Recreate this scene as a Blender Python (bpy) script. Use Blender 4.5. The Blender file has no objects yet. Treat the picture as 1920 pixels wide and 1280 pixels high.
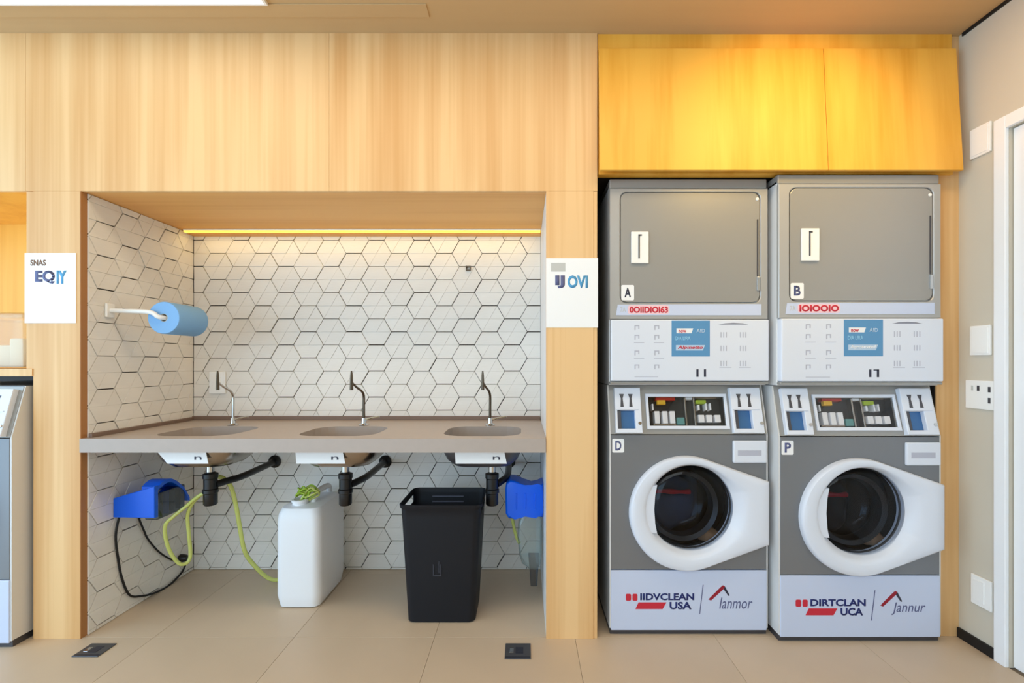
import bpy, bmesh, math, random
from mathutils import Vector, Matrix
random.seed(7)
PI = math.pi
SC = bpy.context.scene
COL = SC.collection

# ------------------------------------------------------------------ camera
F = 868.0                      # focal length in pixels of the 1920 wide frame
CX, CY, CAMY, CAMZ = 983.0, 681.0, -2.0, 1.19
cam_d = bpy.data.cameras.new('camera')
cam = bpy.data.objects.new('camera', cam_d)
COL.objects.link(cam)
cam.location = (0, CAMY, CAMZ)
cam.rotation_euler = (PI / 2, 0, 0)
cam_d.sensor_width = 36.0
cam_d.lens = F / 1920 * 36.0
cam_d.shift_x = -(CX - 960) / 1920
cam_d.shift_y = (CY - 640) / 1920
cam_d.clip_start = 0.02
SC.camera = cam

# ------------------------------------------------------------------ world, lights, exposure
w = bpy.data.worlds.new('daylight')
SC.world = w
w.use_nodes = True
wb = w.node_tree.nodes['Background']
wb.inputs['Color'].default_value = (0.53, 0.77, 1.0, 1)
wb.inputs['Strength'].default_value = 3.4


def area(name, loc, size, sizey, power, col, rot=(0, 0, 0), spread=PI):
    l = bpy.data.lights.new(name, 'AREA')
    l.shape = 'RECTANGLE'
    l.size, l.size_y = size, sizey
    l.energy, l.color, l.spread = power, col, spread
    o = bpy.data.objects.new(name, l)
    COL.objects.link(o)
    o.location, o.rotation_euler = loc, rot
    return o


def spot(name, loc, target, power, col, angle, blend=0.6, size=0.05):
    l = bpy.data.lights.new(name, 'SPOT')
    l.energy, l.color = power, col
    l.spot_size, l.spot_blend, l.shadow_soft_size = angle, blend, size
    o = bpy.data.objects.new(name, l)
    COL.objects.link(o)
    o.location = loc
    o.rotation_euler = (Vector(target) - Vector(loc)).to_track_quat('-Z', 'Y').to_euler()
    return o


# row of warm ceiling lamps a little in front of the wood wall, and lamps further back in the room
area('ceiling_row_lamp', (-0.6, -0.66, 2.60), 2.2, 0.25, 11, (1.0, 0.82, 0.58))
area('ceiling_row_lamp', (1.1, -0.62, 2.60), 1.2, 0.25, 6, (1.0, 0.80, 0.50))
area('room_ceiling_lamp', (-0.3, -3.0, 2.60), 3.0, 1.2, 34, (0.80, 0.92, 1.0))
spot('cabinet_spot_lamp', (1.15, -0.85, 2.58), (1.15, 0.0, 2.12), 30, (1.0, 0.66, 0.20), math.radians(80), 1.0)

SC.cycles.transparent_max_bounces = 20
SC.view_settings.view_transform = 'Standard'
SC.view_settings.look = 'None'
SC.view_settings.gamma = 1.0
SC.view_settings.use_curve_mapping = False
SC.view_settings.exposure = 0.0


# ------------------------------------------------------------------ helpers: places
def P(px, py, y):
    """world point seen at photo pixel (px, py), standing at depth y"""
    s = F / (y - CAMY)
    return Vector(((px - CX) / s, y, CAMZ - (py - CY) / s))


def fx(px, y=0.0):
    return (px - CX) * (y - CAMY) / F


def fz(py, y=0.0):
    return CAMZ - (py - CY) * (y - CAMY) / F


# ------------------------------------------------------------------ helpers: materials
def lin(c):
    out = []
    for v in c:
        v = v / 255.0
        out.append(v / 12.92 if v <= 0.04045 else ((v + 0.055) / 1.055) ** 2.4)
    return (out[0], out[1], out[2], 1.0)


def mat(name, col, rough=0.5, metal=0.0, spec=0.5, noise=0.0, nscale=(3, 3, 3), bump=0.0, bscale=(20, 20, 20), coat=0.0, rnd=0.0):
    m = bpy.data.materials.new(name)
    m.use_nodes = True
    nt = m.node_tree
    b = nt.nodes['Principled BSDF']
    b.inputs['Base Color'].default_value = lin(col)
    b.inputs['Roughness'].default_value = rough
    b.inputs['Metallic'].default_value = metal
    b.inputs['Specular IOR Level'].default_value = spec
    b.inputs['Coat Weight'].default_value = coat
    tc = nt.nodes.new('ShaderNodeTexCoord')

    def nz(scale, detail=4):
        mp = nt.nodes.new('ShaderNodeMapping')
        mp.inputs['Scale'].default_value = scale
        nt.links.new(tc.outputs['Object'], mp.inputs['Vector'])
        n = nt.nodes.new('ShaderNodeTexNoise')
        n.inputs['Scale'].default_value = 1.0
        n.inputs['Detail'].default_value = detail
        nt.links.new(mp.outputs['Vector'], n.inputs['Vector'])
        return n
    if noise > 0 or rnd > 0:
        hsv = nt.nodes.new('ShaderNodeHueSaturation')
        hsv.inputs['Color'].default_value = lin(col)
        mr = nt.nodes.new('ShaderNodeMapRange')
        mr.inputs['From Min'].default_value = 0.3
        mr.inputs['From Max'].default_value = 0.7
        mr.inputs['To Min'].default_value = 1 - noise
        mr.inputs['To Max'].default_value = 1 + noise
        nt.links.new(nz(nscale).outputs['Fac'], mr.inputs['Value'])
        val = mr.outputs['Result']
        if rnd > 0:
            oi = nt.nodes.new('ShaderNodeObjectInfo')
            m2 = nt.nodes.new('ShaderNodeMapRange')
            m2.inputs['To Min'].default_value = 1 - rnd
            m2.inputs['To Max'].default_value = 1 + rnd
            nt.links.new(oi.outputs['Random'], m2.inputs['Value'])
            mu = nt.nodes.new('ShaderNodeMath')
            mu.operation = 'MULTIPLY'
            nt.links.new(val, mu.inputs[0])
            nt.links.new(m2.outputs['Result'], mu.inputs[1])
            val = mu.outputs[0]
        nt.links.new(val, hsv.inputs['Value'])
        nt.links.new(hsv.outputs['Color'], b.inputs['Base Color'])
    if bump > 0:
        bp = nt.nodes.new('ShaderNodeBump')
        bp.inputs['Strength'].default_value = bump
        bp.inputs['Distance'].default_value = 0.002
        nt.links.new(nz(bscale, 6).outputs['Fac'], bp.inputs['Height'])
        nt.links.new(bp.outputs['Normal'], b.inputs['Normal'])
    return m


def wood(name, light, dark, rough=0.45, along='z'):
    m = bpy.data.materials.new(name)
    m.use_nodes = True
    nt = m.node_tree
    b = nt.nodes['Principled BSDF']
    b.inputs['Roughness'].default_value = rough
    b.inputs['Specular IOR Level'].default_value = 0.35
    tc = nt.nodes.new('ShaderNodeTexCoord')

    def nz(sx, sz, detail, dist=0.0):
        mp = nt.nodes.new('ShaderNodeMapping')
        mp.inputs['Scale'].default_value = (sx, sx, sz) if along == 'z' else (sz, sx, sx)
        nt.links.new(tc.outputs['Object'], mp.inputs['Vector'])
        n = nt.nodes.new('ShaderNodeTexNoise')
        n.inputs['Scale'].default_value = 1.0
        n.inputs['Detail'].default_value = detail
        n.inputs['Distortion'].default_value = dist
        nt.links.new(mp.outputs['Vector'], n.inputs['Vector'])
        return n.outputs['Fac']
    a, c = nz(8, 0.35, 3, 0.4), nz(60, 0.9, 4)
    mx = nt.nodes.new('ShaderNodeMath')
    mx.operation = 'MULTIPLY_ADD'
    mx.inputs[1].default_value = 0.78
    nt.links.new(a, mx.inputs[0])
    m2 = nt.nodes.new('ShaderNodeMath')
    m2.operation = 'MULTIPLY'
    m2.inputs[1].default_value = 0.22
    nt.links.new(c, m2.inputs[0])
    nt.links.new(m2.outputs[0], mx.inputs[2])
    rp = nt.nodes.new('ShaderNodeValToRGB')
    rp.color_ramp.elements[0].position = 0.36
    rp.color_ramp.elements[1].position = 0.58
    rp.color_ramp.elements[0].color = lin(dark)
    rp.color_ramp.elements[1].color = lin(light)
    nt.links.new(mx.outputs[0], rp.inputs['Fac'])
    nt.links.new(rp.outputs['Color'], b.inputs['Base Color'])
    bp = nt.nodes.new('ShaderNodeBump')
    bp.inputs['Strength'].default_value = 0.12
    bp.inputs['Distance'].default_value = 0.001
    nt.links.new(c, bp.inputs['Height'])
    nt.links.new(bp.outputs['Normal'], b.inputs['Normal'])
    return m


def emit(name, col, strength):
    m = bpy.data.materials.new(name)
    m.use_nodes = True
    b = m.node_tree.nodes['Principled BSDF']
    b.inputs['Base Color'].default_value = lin(col)
    b.inputs['Emission Color'].default_value = lin(col)
    b.inputs['Emission Strength'].default_value = strength
    return m


def clear(name, tint, rough=0.05, gloss=0.12, density=0.0, base=(255, 255, 255)):
    """thin see-through plastic or glass: tinted transparency, some diffuse body, a fresnel gloss"""
    m = bpy.data.materials.new(name)
    m.use_nodes = True
    nt = m.node_tree
    nt.nodes.remove(nt.nodes['Principled BSDF'])
    out = nt.nodes['Material Output']
    tr = nt.nodes.new('ShaderNodeBsdfTransparent')
    tr.inputs['Color'].default_value = lin(tint)
    df = nt.nodes.new('ShaderNodeBsdfDiffuse')
    df.inputs['Color'].default_value = lin(base)
    m1 = nt.nodes.new('ShaderNodeMixShader')
    m1.inputs[0].default_value = density
    nt.links.new(tr.outputs[0], m1.inputs[1])
    nt.links.new(df.outputs[0], m1.inputs[2])
    gl = nt.nodes.new('ShaderNodeBsdfGlossy')
    gl.inputs['Roughness'].default_value = rough
    lw = nt.nodes.new('ShaderNodeLayerWeight')
    lw.inputs['Blend'].default_value = 0.5
    fr = nt.nodes.new('ShaderNodeMath')          # Schlick reflectance, the same from both sides
    fr.operation = 'POWER'
    fr.inputs[1].default_value = 5.0
    nt.links.new(lw.outputs['Facing'], fr.inputs[0])
    ad = nt.nodes.new('ShaderNodeMath')
    ad.operation = 'ADD'
    ad.use_clamp = True
    ad.inputs[1].default_value = gloss
    nt.links.new(fr.outputs[0], ad.inputs[0])
    m2 = nt.nodes.new('ShaderNodeMixShader')
    nt.links.new(ad.outputs[0], m2.inputs[0])
    nt.links.new(m1.outputs[0], m2.inputs[1])
    nt.links.new(gl.outputs[0], m2.inputs[2])
    nt.links.new(m2.outputs[0], out.inputs['Surface'])
    return m


M = {}
M['wood'] = wood('honey_oak_veneer', (242, 200, 144), (220, 168, 108))
M['wood_soffit'] = wood('honey_oak_soffit', (246, 186, 108), (232, 166, 88), along='x')
M['wood_gold'] = wood('golden_veneer_and_warm_shade', (250, 190, 80), (236, 168, 58))  # cabinet finish; inside the shelf niche it paints in warm shade
M['wood_edge'] = mat('oak_edge_band', (176, 120, 66), 0.5)
M['carcass'] = mat('dark_carcass_and_recess_shade', (36, 28, 24), 0.7)
M['plaster'] = mat('greige_wall_paint', (212, 203, 186), 0.75, noise=0.02, bump=0.08, bscale=(60, 60, 60))
M['ceiling'] = mat('tan_ceiling_paint', (202, 170, 124), 0.8, noise=0.03, nscale=(0.6, 14, 14))
M['floor'] = mat('beige_stoneware', (206, 184, 158), 0.42, noise=0.05, nscale=(2.2, 2.2, 2.2), bump=0.05, bscale=(40, 40, 40), rnd=0.015)
M['floor_joint'] = mat('floor_grout', (150, 128, 104), 0.8)
M['tile'] = mat('bone_white_hex_tile', (240, 235, 227), 0.42, noise=0.03, nscale=(5, 5, 22), bump=0.35, bscale=(12, 12, 90), rnd=0.025)
M['grout'] = mat('dark_grout', (46, 38, 34), 0.9)
M['white_panel'] = mat('white_laminate', (235, 235, 235), 0.5)
M['black'] = mat('black_rubber', (16, 15, 15), 0.6)
M['black_plastic'] = mat('black_plastic', (14, 14, 16), 0.35)
M['counter'] = mat('greige_solid_surface', (179, 165, 155), 0.4, noise=0.02, nscale=(30, 30, 30))
M['counter_lip'] = mat('shaded_upstand', (128, 106, 92), 0.5)  # counter colour darkened to paint in the shadow along the wall
M['steel'] = mat('brushed_steel', (158, 146, 134), 0.24, 1.0)
M['steel_dark'] = mat('dark_steel', (92, 92, 98), 0.42, 0.7)
M['chrome'] = mat('chrome', (205, 205, 205), 0.12, 1.0)
M['bronze'] = mat('dull_bronze', (96, 84, 70), 0.35, 0.9)
M['paper'] = mat('white_paper', (250, 250, 250), 0.7)
M['plate'] = mat('white_plate_plastic', (252, 251, 248), 0.35)
M['door_white'] = mat('white_door_lacquer', (250, 251, 253), 0.4)
M['grey'] = mat('silver_grey_coat', (164, 162, 158), 0.36, 0.35, noise=0.01)
M['grey_frame'] = mat('light_silver_coat', (184, 183, 181), 0.36, 0.35)
M['dark_grey'] = mat('graphite_grey_coat', (128, 130, 134), 0.38, 0.3)
M['side'] = mat('pale_side_coat', (222, 221, 220), 0.4)
M['machine_white'] = mat('machine_white', (228, 233, 244), 0.32)
M['lavender'] = mat('pale_lavender_panel', (206, 216, 240), 0.35)
M['panel_blue'] = mat('label_blue', (92, 150, 196), 0.5)
M['ink_grey'] = mat('pale_grey_ink', (188, 190, 204), 0.6)
M['ink_dark'] = mat('dark_ink', (44, 46, 66), 0.6)
M['ink_navy'] = mat('navy_ink', (18, 34, 104), 0.6)
M['ink_red'] = mat('red_ink', (206, 38, 58), 0.6)
M['ink_crimson'] = mat('crimson_ink', (152, 16, 40), 0.6)
M['ink_white'] = mat('white_ink', (244, 244, 246), 0.6)
M['ink_slate'] = mat('slate_ink', (92, 98, 140), 0.6)
M['ink_brown'] = mat('brown_ink', (128, 92, 64), 0.6)
M['ink_blue'] = mat('bright_blue_ink', (84, 160, 208), 0.6)
M['ink_pale_blue'] = mat('pale_blue_ink', (150, 205, 235), 0.6)
M['ink_paleblue2'] = mat('light_blue_ink', (188, 210, 232), 0.6)
M['tag_grey'] = mat('grey_tag', (200, 200, 196), 0.6)
M['cup_blue'] = mat('coin_cup_blue', (70, 116, 168), 0.25, 0.3)
M['red'] = mat('red_plate', (190, 36, 14), 0.45)
M['yellow'] = mat('yellow_label', (245, 190, 40), 0.5)
M['lime'] = mat('lime_label', (170, 196, 20), 0.5)
M['teal'] = mat('teal_block', (90, 150, 150), 0.5)
M['chip'] = mat('coin_chute_white', (244, 244, 248), 0.4)
M['drum'] = mat('drum_steel', (48, 50, 56), 0.3, 1.0)
M['cloth_dark'] = mat('dark_laundry', (7, 8, 12), 0.8, bump=0.6, bscale=(18, 18, 18))
M['reflection_grey'] = mat('slate_glass_reflection', (92, 102, 120), 0.8, bump=0.6, bscale=(18, 18, 18))
M['cloth_tan'] = mat('tan_laundry', (170, 128, 92), 0.85, bump=0.5, bscale=(30, 30, 30))
M['reflection_red'] = mat('red_reflection', (240, 36, 52), 0.5)
M['towel'] = mat('blue_paper_towel', (132, 182, 232), 0.85, bump=0.1, bscale=(60, 60, 60))
M['rod'] = mat('white_enamel', (246, 244, 240), 0.3)
M['bin'] = mat('charcoal_plastic', (15, 18, 26), 0.55, spec=0.35)
M['can'] = mat('white_polythene', (244, 245, 248), 0.4)
M['blue'] = mat('royal_blue_plastic', (0, 98, 238), 0.3)
M['tubing'] = clear('yellow_green_tubing', (242, 248, 176), 0.15, 0.08, 0.6, (234, 240, 140))
M['green_frond'] = mat('lime_green_tubing', (164, 196, 60), 0.45)
M['clear'] = clear('clear_plastic', (226, 236, 236), 0.08, 0.10, 0.18, (190, 206, 206))
M['clear_dark'] = clear('smoked_plastic', (130, 146, 160), 0.08, 0.12, 0.12, (70, 84, 96))
M['clear_box'] = clear('clear_box_plastic', (252, 248, 240), 0.06, 0.04, 0.10, (250, 240, 220))
M['glass'] = clear('dark_door_glass', (214, 220, 230), 0.0, 0.02)
M['window'] = clear('coin_window_glass', (250, 250, 250), 0.02, 0.03)
M['led'] = emit('warm_led', (255, 214, 84), 1.35)
M['lamp_white'] = emit('lamp_diffuser', (255, 252, 244), 0.95)
M['floor_box'] = mat('floor_box_metal', (96, 96, 100), 0.4, 0.6)
M['floor_box_dark'] = mat('floor_box_recess', (44, 46, 58), 0.5)


# ------------------------------------------------------------------ helpers: geometry
def B():
    return bmesh.new()


def box(bm, x0, x1, y0, y1, z0, z1, bev=0.0, seg=2):
    vs = [bm.verts.new(p) for p in ((x0, y0, z0), (x1, y0, z0), (x1, y1, z0), (x0, y1, z0), (x0, y0, z1), (x1, y0, z1), (x1, y1, z1), (x0, y1, z1))]
    fs = [bm.faces.new([vs[i] for i in f]) for f in ((0, 1, 5, 4), (1, 2, 6, 5), (2, 3, 7, 6), (3, 0, 4, 7), (4, 5, 6, 7), (3, 2, 1, 0))]
    if bev > 0:
        es = set(e for f in fs for e in f.edges)
        bmesh.ops.bevel(bm, geom=list(es), offset=bev, segments=seg, affect='EDGES', profile=0.5, clamp_overlap=True)
    return bm


def prism(bm, pts, a0, a1, axis='y', bev=0.0, seg=2):
    """polygon extruded along an axis; the face at a0 is the front and may be bevelled"""
    def to3(p, a):
        if axis == 'y':
            return (p[0], a, p[1])
        if axis == 'x':
            return (a, p[0], p[1])
        return (p[0], p[1], a)
    f = [bm.verts.new(to3(p, a0)) for p in pts]
    k = [bm.verts.new(to3(p, a1)) for p in pts]
    n = len(pts)
    front = bm.faces.new(f)
    bm.faces.new(k[::-1])
    for i in range(n):
        bm.faces.new((f[i], f[(i + 1) % n], k[(i + 1) % n], k[i]))
    if bev > 0:
        bmesh.ops.bevel(bm, geom=list(front.edges), offset=bev, segments=seg, affect='EDGES', profile=0.5, clamp_overlap=True)
    return bm


def rrect(x0, x1, z0, z1, r, n=5):
    pts = []
    for cx, cz, a in ((x1 - r, z1 - r, 0), (x0 + r, z1 - r, 90), (x0 + r, z0 + r, 180), (x1 - r, z0 + r, 270)):
        for i in range(n + 1):
            t = math.radians(a + 90 * i / n)
            pts.append((cx + r * math.cos(t), cz + r * math.sin(t)))
    return pts


def ray_poly(c, ang, poly):
    d = (math.cos(ang), math.sin(ang))
    best = None
    n = len(poly)
    for i in range(n):
        (ax, az), (bx, bz) = poly[i], poly[(i + 1) % n]
        ex, ez = bx - ax, bz - az
        den = d[0] * ez - d[1] * ex
        if abs(den) < 1e-12:
            continue
        t = ((ax - c[0]) * ez - (az - c[1]) * ex) / den
        s = ((ax - c[0]) * d[1] - (az - c[1]) * d[0]) / den
        if t > 0 and -1e-7 <= s <= 1 + 1e-7 and (best is None or t > best):
            best = t
    return best


def angles(c, polys, n=48):
    A = [2 * PI * i / n for i in range(n)]
    for poly in polys:
        for p in poly:
            A.append(math.atan2(p[1] - c[1], p[0] - c[0]) % (2 * PI))
    A = sorted(A)
    out = [A[0]]
    for a in A[1:]:
        if a - out[-1] > 1e-4:
            out.append(a)
    return out


def polar(c, ang, poly):
    return [(c[0] + math.cos(a) * ray_poly(c, a, poly), c[1] + math.sin(a) * ray_poly(c, a, poly)) for a in ang]


def loft(bm, rings, close_first=False, close_last=False, skip=None):
    R = [[bm.verts.new(p) for p in r] for r in rings]
    n = len(R[0])
    for i in range(len(R) - 1):
        for j in range(n):
            if skip and skip(i, j):
                continue
            bm.faces.new((R[i][j], R[i][(j + 1) % n], R[i + 1][(j + 1) % n], R[i + 1][j]))
    if close_first:
        bm.faces.new(R[0][::-1])
    if close_last:
        bm.faces.new(R[-1])
    return bm


def ringplate(bm, outer, inner, a0, a1, axis='y', c=None, n=32, bev=0.0):
    """plate with a hole, from a0 (front) to a1"""
    if c is None:
        c = (sum(p[0] for p in inner) / len(inner), sum(p[1] for p in inner) / len(inner))
    A = angles(c, [outer, inner] if len(inner) < 30 else [outer], n)
    o, i = polar(c, A, outer), polar(c, A, inner)

    def to3(p, a):
        if axis == 'y':
            return (p[0], a, p[1])
        if axis == 'x':
            return (a, p[0], p[1])
        return (p[0], p[1], a)
    if bev > 0:
        def off(pts, d):
            return [(p[0] + d * (c[0] - p[0]) / max(1e-6, math.hypot(p[0] - c[0], p[1] - c[1])), p[1] + d * (c[1] - p[1]) / max(1e-6, math.hypot(p[0] - c[0], p[1] - c[1]))) for p in pts]
        s = bev if a1 > a0 else -bev
        rings = [[to3(p, a1) for p in o], [to3(p, a0 + s) for p in o], [to3(p, a0) for p in off(o, bev)], [to3(p, a0) for p in off(i, -bev)], [to3(p, a0 + s) for p in i], [to3(p, a1) for p in i]]
    else:
        rings = [[to3(p, a1) for p in o], [to3(p, a0) for p in o], [to3(p, a0) for p in i], [to3(p, a1) for p in i]]
    rings.append(rings[0])
    R = [[bm.verts.new(p) for p in r] for r in rings[:-1]]
    R.append(R[0])
    m = len(A)
    for k in range(len(R) - 1):
        for j in range(m):
            bm.faces.new((R[k][j], R[k][(j + 1) % m], R[k + 1][(j + 1) % m], R[k + 1][j]))
    return bm


def smooth_path(pts, k=6):
    pts = [Vector(p) for p in pts]
    out = []
    for i in range(len(pts) - 1):
        p0, p1, p2, p3 = pts[max(i - 1, 0)], pts[i], pts[i + 1], pts[min(i + 2, len(pts) - 1)]
        for j in range(k):
            t = j / k
            out.append(0.5 * ((2 * p1) + (p2 - p0) * t + (2 * p0 - 5 * p1 + 4 * p2 - p3) * t * t + (3 * p1 - p0 - 3 * p2 + p3) * t ** 3))
    out.append(pts[-1])
    return out


def tube(bm, path, r, n=8, caps=True):
    path = [Vector(p) for p in path]
    m = len(path)
    rad = r if isinstance(r, (list, tuple)) else [r] * m
    up = Vector((0, 0, 1))
    rings = []
    prev = None
    for i, p in enumerate(path):
        t = (path[min(i + 1, m - 1)] - path[max(i - 1, 0)]).normalized()
        if prev is None:
            a = up if abs(t.dot(up)) < 0.9 else Vector((1, 0, 0))
            u = t.cross(a).normalized()
        else:
            u = (prev - t * prev.dot(t)).normalized()
        prev = u
        v = t.cross(u)
        rings.append([p + rad[i] * (math.cos(2 * PI * j / n) * u + math.sin(2 * PI * j / n) * v) for j in range(n)])
    return loft(bm, rings, caps, caps)


def lathe(bm, prof, n=32, c=(0, 0, 0), axis='z', cap0=False, cap1=False):
    rings = []
    for r, h in prof:
        ring = []
        for j in range(n):
            a = 2 * PI * j / n
            u, v = r * math.cos(a), r * math.sin(a)
            if axis == 'z':
                p = (c[0] + u, c[1] + v, c[2] + h)
            elif axis == 'y':
                p = (c[0] + u, c[1] + h, c[2] + v)
            else:
                p = (c[0] + h, c[1] + u, c[2] + v)
            ring.append(p)
        rings.append(ring)
    return loft(bm, rings, cap0, cap1)


def finish(bm, name, smooth):
    bmesh.ops.remove_doubles(bm, verts=bm.verts, dist=1e-6)
    bmesh.ops.recalc_face_normals(bm, faces=bm.faces)
    if smooth:
        for f in bm.faces:
            f.smooth = True
        for e in bm.edges:
            if len(e.link_faces) == 2 and e.calc_face_angle(0) > math.radians(38):
                e.smooth = False
    me = bpy.data.meshes.new(name)
    bm.to_mesh(me)
    bm.free()
    return me


def obj(name, bm, m, parent=None, smooth=False, loc=None, rot=None, label=None):
    me = finish(bm, name, smooth)
    me.materials.append(m if not isinstance(m, str) else M[m])
    o = bpy.data.objects.new(name, me)
    COL.objects.link(o)
    if parent is not None:
        o.parent = parent
    if loc is not None:
        o.location = loc
    if rot is not None:
        o.rotation_euler = rot
    if label:
        o['label'] = label
    return o


def thing(name, label, cat, loc=(0, 0, 0), rotz=0.0, group=None):
    o = bpy.data.objects.new(name, None)
    COL.objects.link(o)
    o.empty_display_size = 0.05
    o.location = loc
    o.rotation_euler = (0, 0, rotz)
    tag(o, label, cat, group)
    return o


def tag(o, label, cat, group=None):
    o['label'], o['category'] = label, cat
    if group:
        o['group'] = group
    return o


def struct(name, bm, m, parent=None, smooth=False, label=None):
    o = obj(name, bm, m, parent, smooth)
    if parent is None:
        o['kind'] = 'structure'
    if label:
        o['label'] = label
    return o


def text(name, body, x0, x1, z0, z1, y, m, parent, bold=0.0, shear=0.0, loc=None, rot=None, depth=0.0006, plane='y'):
    """flat lettering fitted into a rectangle, facing -y (or -x with plane='x', then x0..x1 run along -y)"""
    cu = bpy.data.curves.new(name, 'FONT')
    cu.body, cu.size, cu.offset, cu.shear = body, 1.0, bold, shear
    cu.resolution_u = 3
    t = bpy.data.objects.new(name, cu)
    COL.objects.link(t)
    bpy.context.view_layer.update()
    dg = bpy.context.evaluated_depsgraph_get()
    me = bpy.data.meshes.new_from_object(t.evaluated_get(dg))
    bpy.data.objects.remove(t)
    bpy.data.curves.remove(cu)
    xs, ys = [v.co.x for v in me.vertices], [v.co.y for v in me.vertices]
    ax, bx, ay, by = min(xs), max(xs), min(ys), max(ys)
    bm = B()
    bm.from_mesh(me)
    bpy.data.meshes.remove(me)
    for v in bm.verts:
        u = x0 + (v.co.x - ax) / (bx - ax) * (x1 - x0)
        q = z0 + (v.co.y - ay) / (by - ay) * (z1 - z0)
        v.co = (u, y, q)
    r = bmesh.ops.extrude_face_region(bm, geom=list(bm.faces))
    for g in r['geom']:
        if isinstance(g, bmesh.types.BMVert):
            g.co.y -= depth
    return obj(name, bm, m, parent, loc=loc, rot=rot)


# ------------------------------------------------------------------ the setting: floor, ceiling, walls
CEIL = fz(62)                                   # 2.617
XR = fx(1806)                                   # right wall
XL, XN = fx(150), fx(1024)                      # sides of the tiled niche
ND = 0.68                                       # niche depth
TOPN = fz(358)                                  # niche top

bm = B()
box(bm, -3.6, XR + 0.12, -5.2, 0.95, -0.08, -0.006)
floor = struct('floor', bm, 'floor_joint')
fts = {}
TS, X0, Y0 = 0.61, -1.0, 0.012
for i in range(-5, 6):
    for j in range(-9, 3):
        xa, xb = X0 + i * TS, X0 + (i + 1) * TS
        ya, yb = Y0 + j * TS, Y0 + (j + 1) * TS
        xa, xb, ya, yb = max(xa, -3.6), min(xb, XR), max(ya, -5.2), min(yb, 0.93)
        if xb - xa < 0.03 or yb - ya < 0.03:
            continue
        key = (round(xb - xa, 3), round(yb - ya, 3))
        if key not in fts:
            b2 = B()
            hx, hy = (xb - xa) / 2 - 0.0006, (yb - ya) / 2 - 0.0006
            box(b2, -hx, hx, -hy, hy, -0.006, 0.0, 0.0006, 1)
            fts[key] = finish(b2, 'floor_tile', False)
            fts[key].materials.append(M['floor'])
        o = bpy.data.objects.new('floor_tile', fts[key])
        COL.objects.link(o)
        o.parent = floor
        o.location = ((xa + xb) / 2, (ya + yb) / 2, 0)

bm = B()
box(bm, -3.6, XR + 0.12, -5.2, 0.95, CEIL, CEIL + 0.1)
ceiling = struct('ceiling', bm, 'ceiling')
# slim raised border that runs along the recessed lamp
obj('ceiling_panel', box(B(), -3.6, fx(805, -0.1), -0.165, -0.095, CEIL - 0.004, CEIL, 0.001), 'ceiling', ceiling)
cl = thing('ceiling_light', 'white ceiling light panel at the top left corner of the photo', 'light', (-2.0, -0.42, CEIL))
obj('frame', ringplate(B(), [(-1.0, 0.05), (0.985, 0.05), (0.985, 0.252), (-1.0, 0.252)], [(-0.99, 0.06), (0.975, 0.06), (0.975, 0.244), (-0.99, 0.244)], -0.012, 0.0, 'z'), 'plate', cl)
obj('diffuser', box(B(), -0.99, 0.975, 0.06, 0.244, -0.008, -0.002), 'lamp_white', cl)

# right wall with its door opening
DY0, DY1, DZ = -0.19, -1.08, fz(240, -0.19)
bm = B()
box(bm, XR, XR + 0.12, DY0, 0.95, 0, CEIL)
box(bm, XR, XR + 0.12, DY1, DY0, DZ, CEIL)
box(bm, XR, XR + 0.12, -5.2, DY1, 0, CEIL)
struct('wall_right', bm, 'plaster')
struct('wall_rear_light_block', box(B(), -0.8, XR + 0.12, -5.3, -5.2, 0, CEIL), 'plaster')  # unseen partial wall, added to block rear daylight so it comes from the left
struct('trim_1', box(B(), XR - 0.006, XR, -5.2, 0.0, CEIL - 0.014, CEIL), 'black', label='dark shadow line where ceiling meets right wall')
bm = B()
box(bm, XR - 0.012, XR, -0.142, 0.018, 0, 0.042, 0.002)
struct('baseboard_right', bm, 'black')
door = struct('door_1', box(B(), XR + 0.012, XR + 0.052, DY1 + 0.004, DY0 - 0.004, 0.006, DZ - 0.004, 0.002), 'door_white', label='white panelled door in right wall')
bm = B()
box(bm, XR - 0.016, XR, DY0, DY0 + 0.046, 0, DZ + 0.05, 0.003)
box(bm, XR - 0.016, XR, DY1 - 0.046, DY1, 0, DZ + 0.05, 0.003)
box(bm, XR - 0.016, XR, DY1, DY0, DZ, DZ + 0.05, 0.003)
obj('door_casing', bm, 'door_white', door)
bm = B()
ringplate(bm, [(DY1 + 0.06, 1.16), (DY0 - 0.048, 1.16), (DY0 - 0.048, DZ - 0.06), (DY1 + 0.06, DZ - 0.06)], [(DY1 + 0.09, 1.19), (DY0 - 0.075, 1.19), (DY0 - 0.075, DZ - 0.09), (DY1 + 0.09, DZ - 0.09)], XR + 0.001, XR + 0.014, 'x')
obj('panel_moulding', bm, 'door_white', door)
bm = B()
ringplate(bm, [(DY1 + 0.06, 0.14), (DY0 - 0.048, 0.14), (DY0 - 0.048, 1.06), (DY1 + 0.06, 1.06)], [(DY1 + 0.09, 0.17), (DY0 - 0.075, 0.17), (DY0 - 0.075, 1.03), (DY1 + 0.09, 1.03)], XR + 0.001, XR + 0.014, 'x')
obj('panel_moulding', bm, 'door_white', door)
bm = B()
tube(bm, [(XR - 0.045, DY1 + 0.20, 1.0), (XR - 0.045, DY1 + 0.06, 1.0), (XR + 0.014, DY1 + 0.06, 1.0)], 0.009)
obj('door_handle', bm, 'chrome', door, True)

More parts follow.
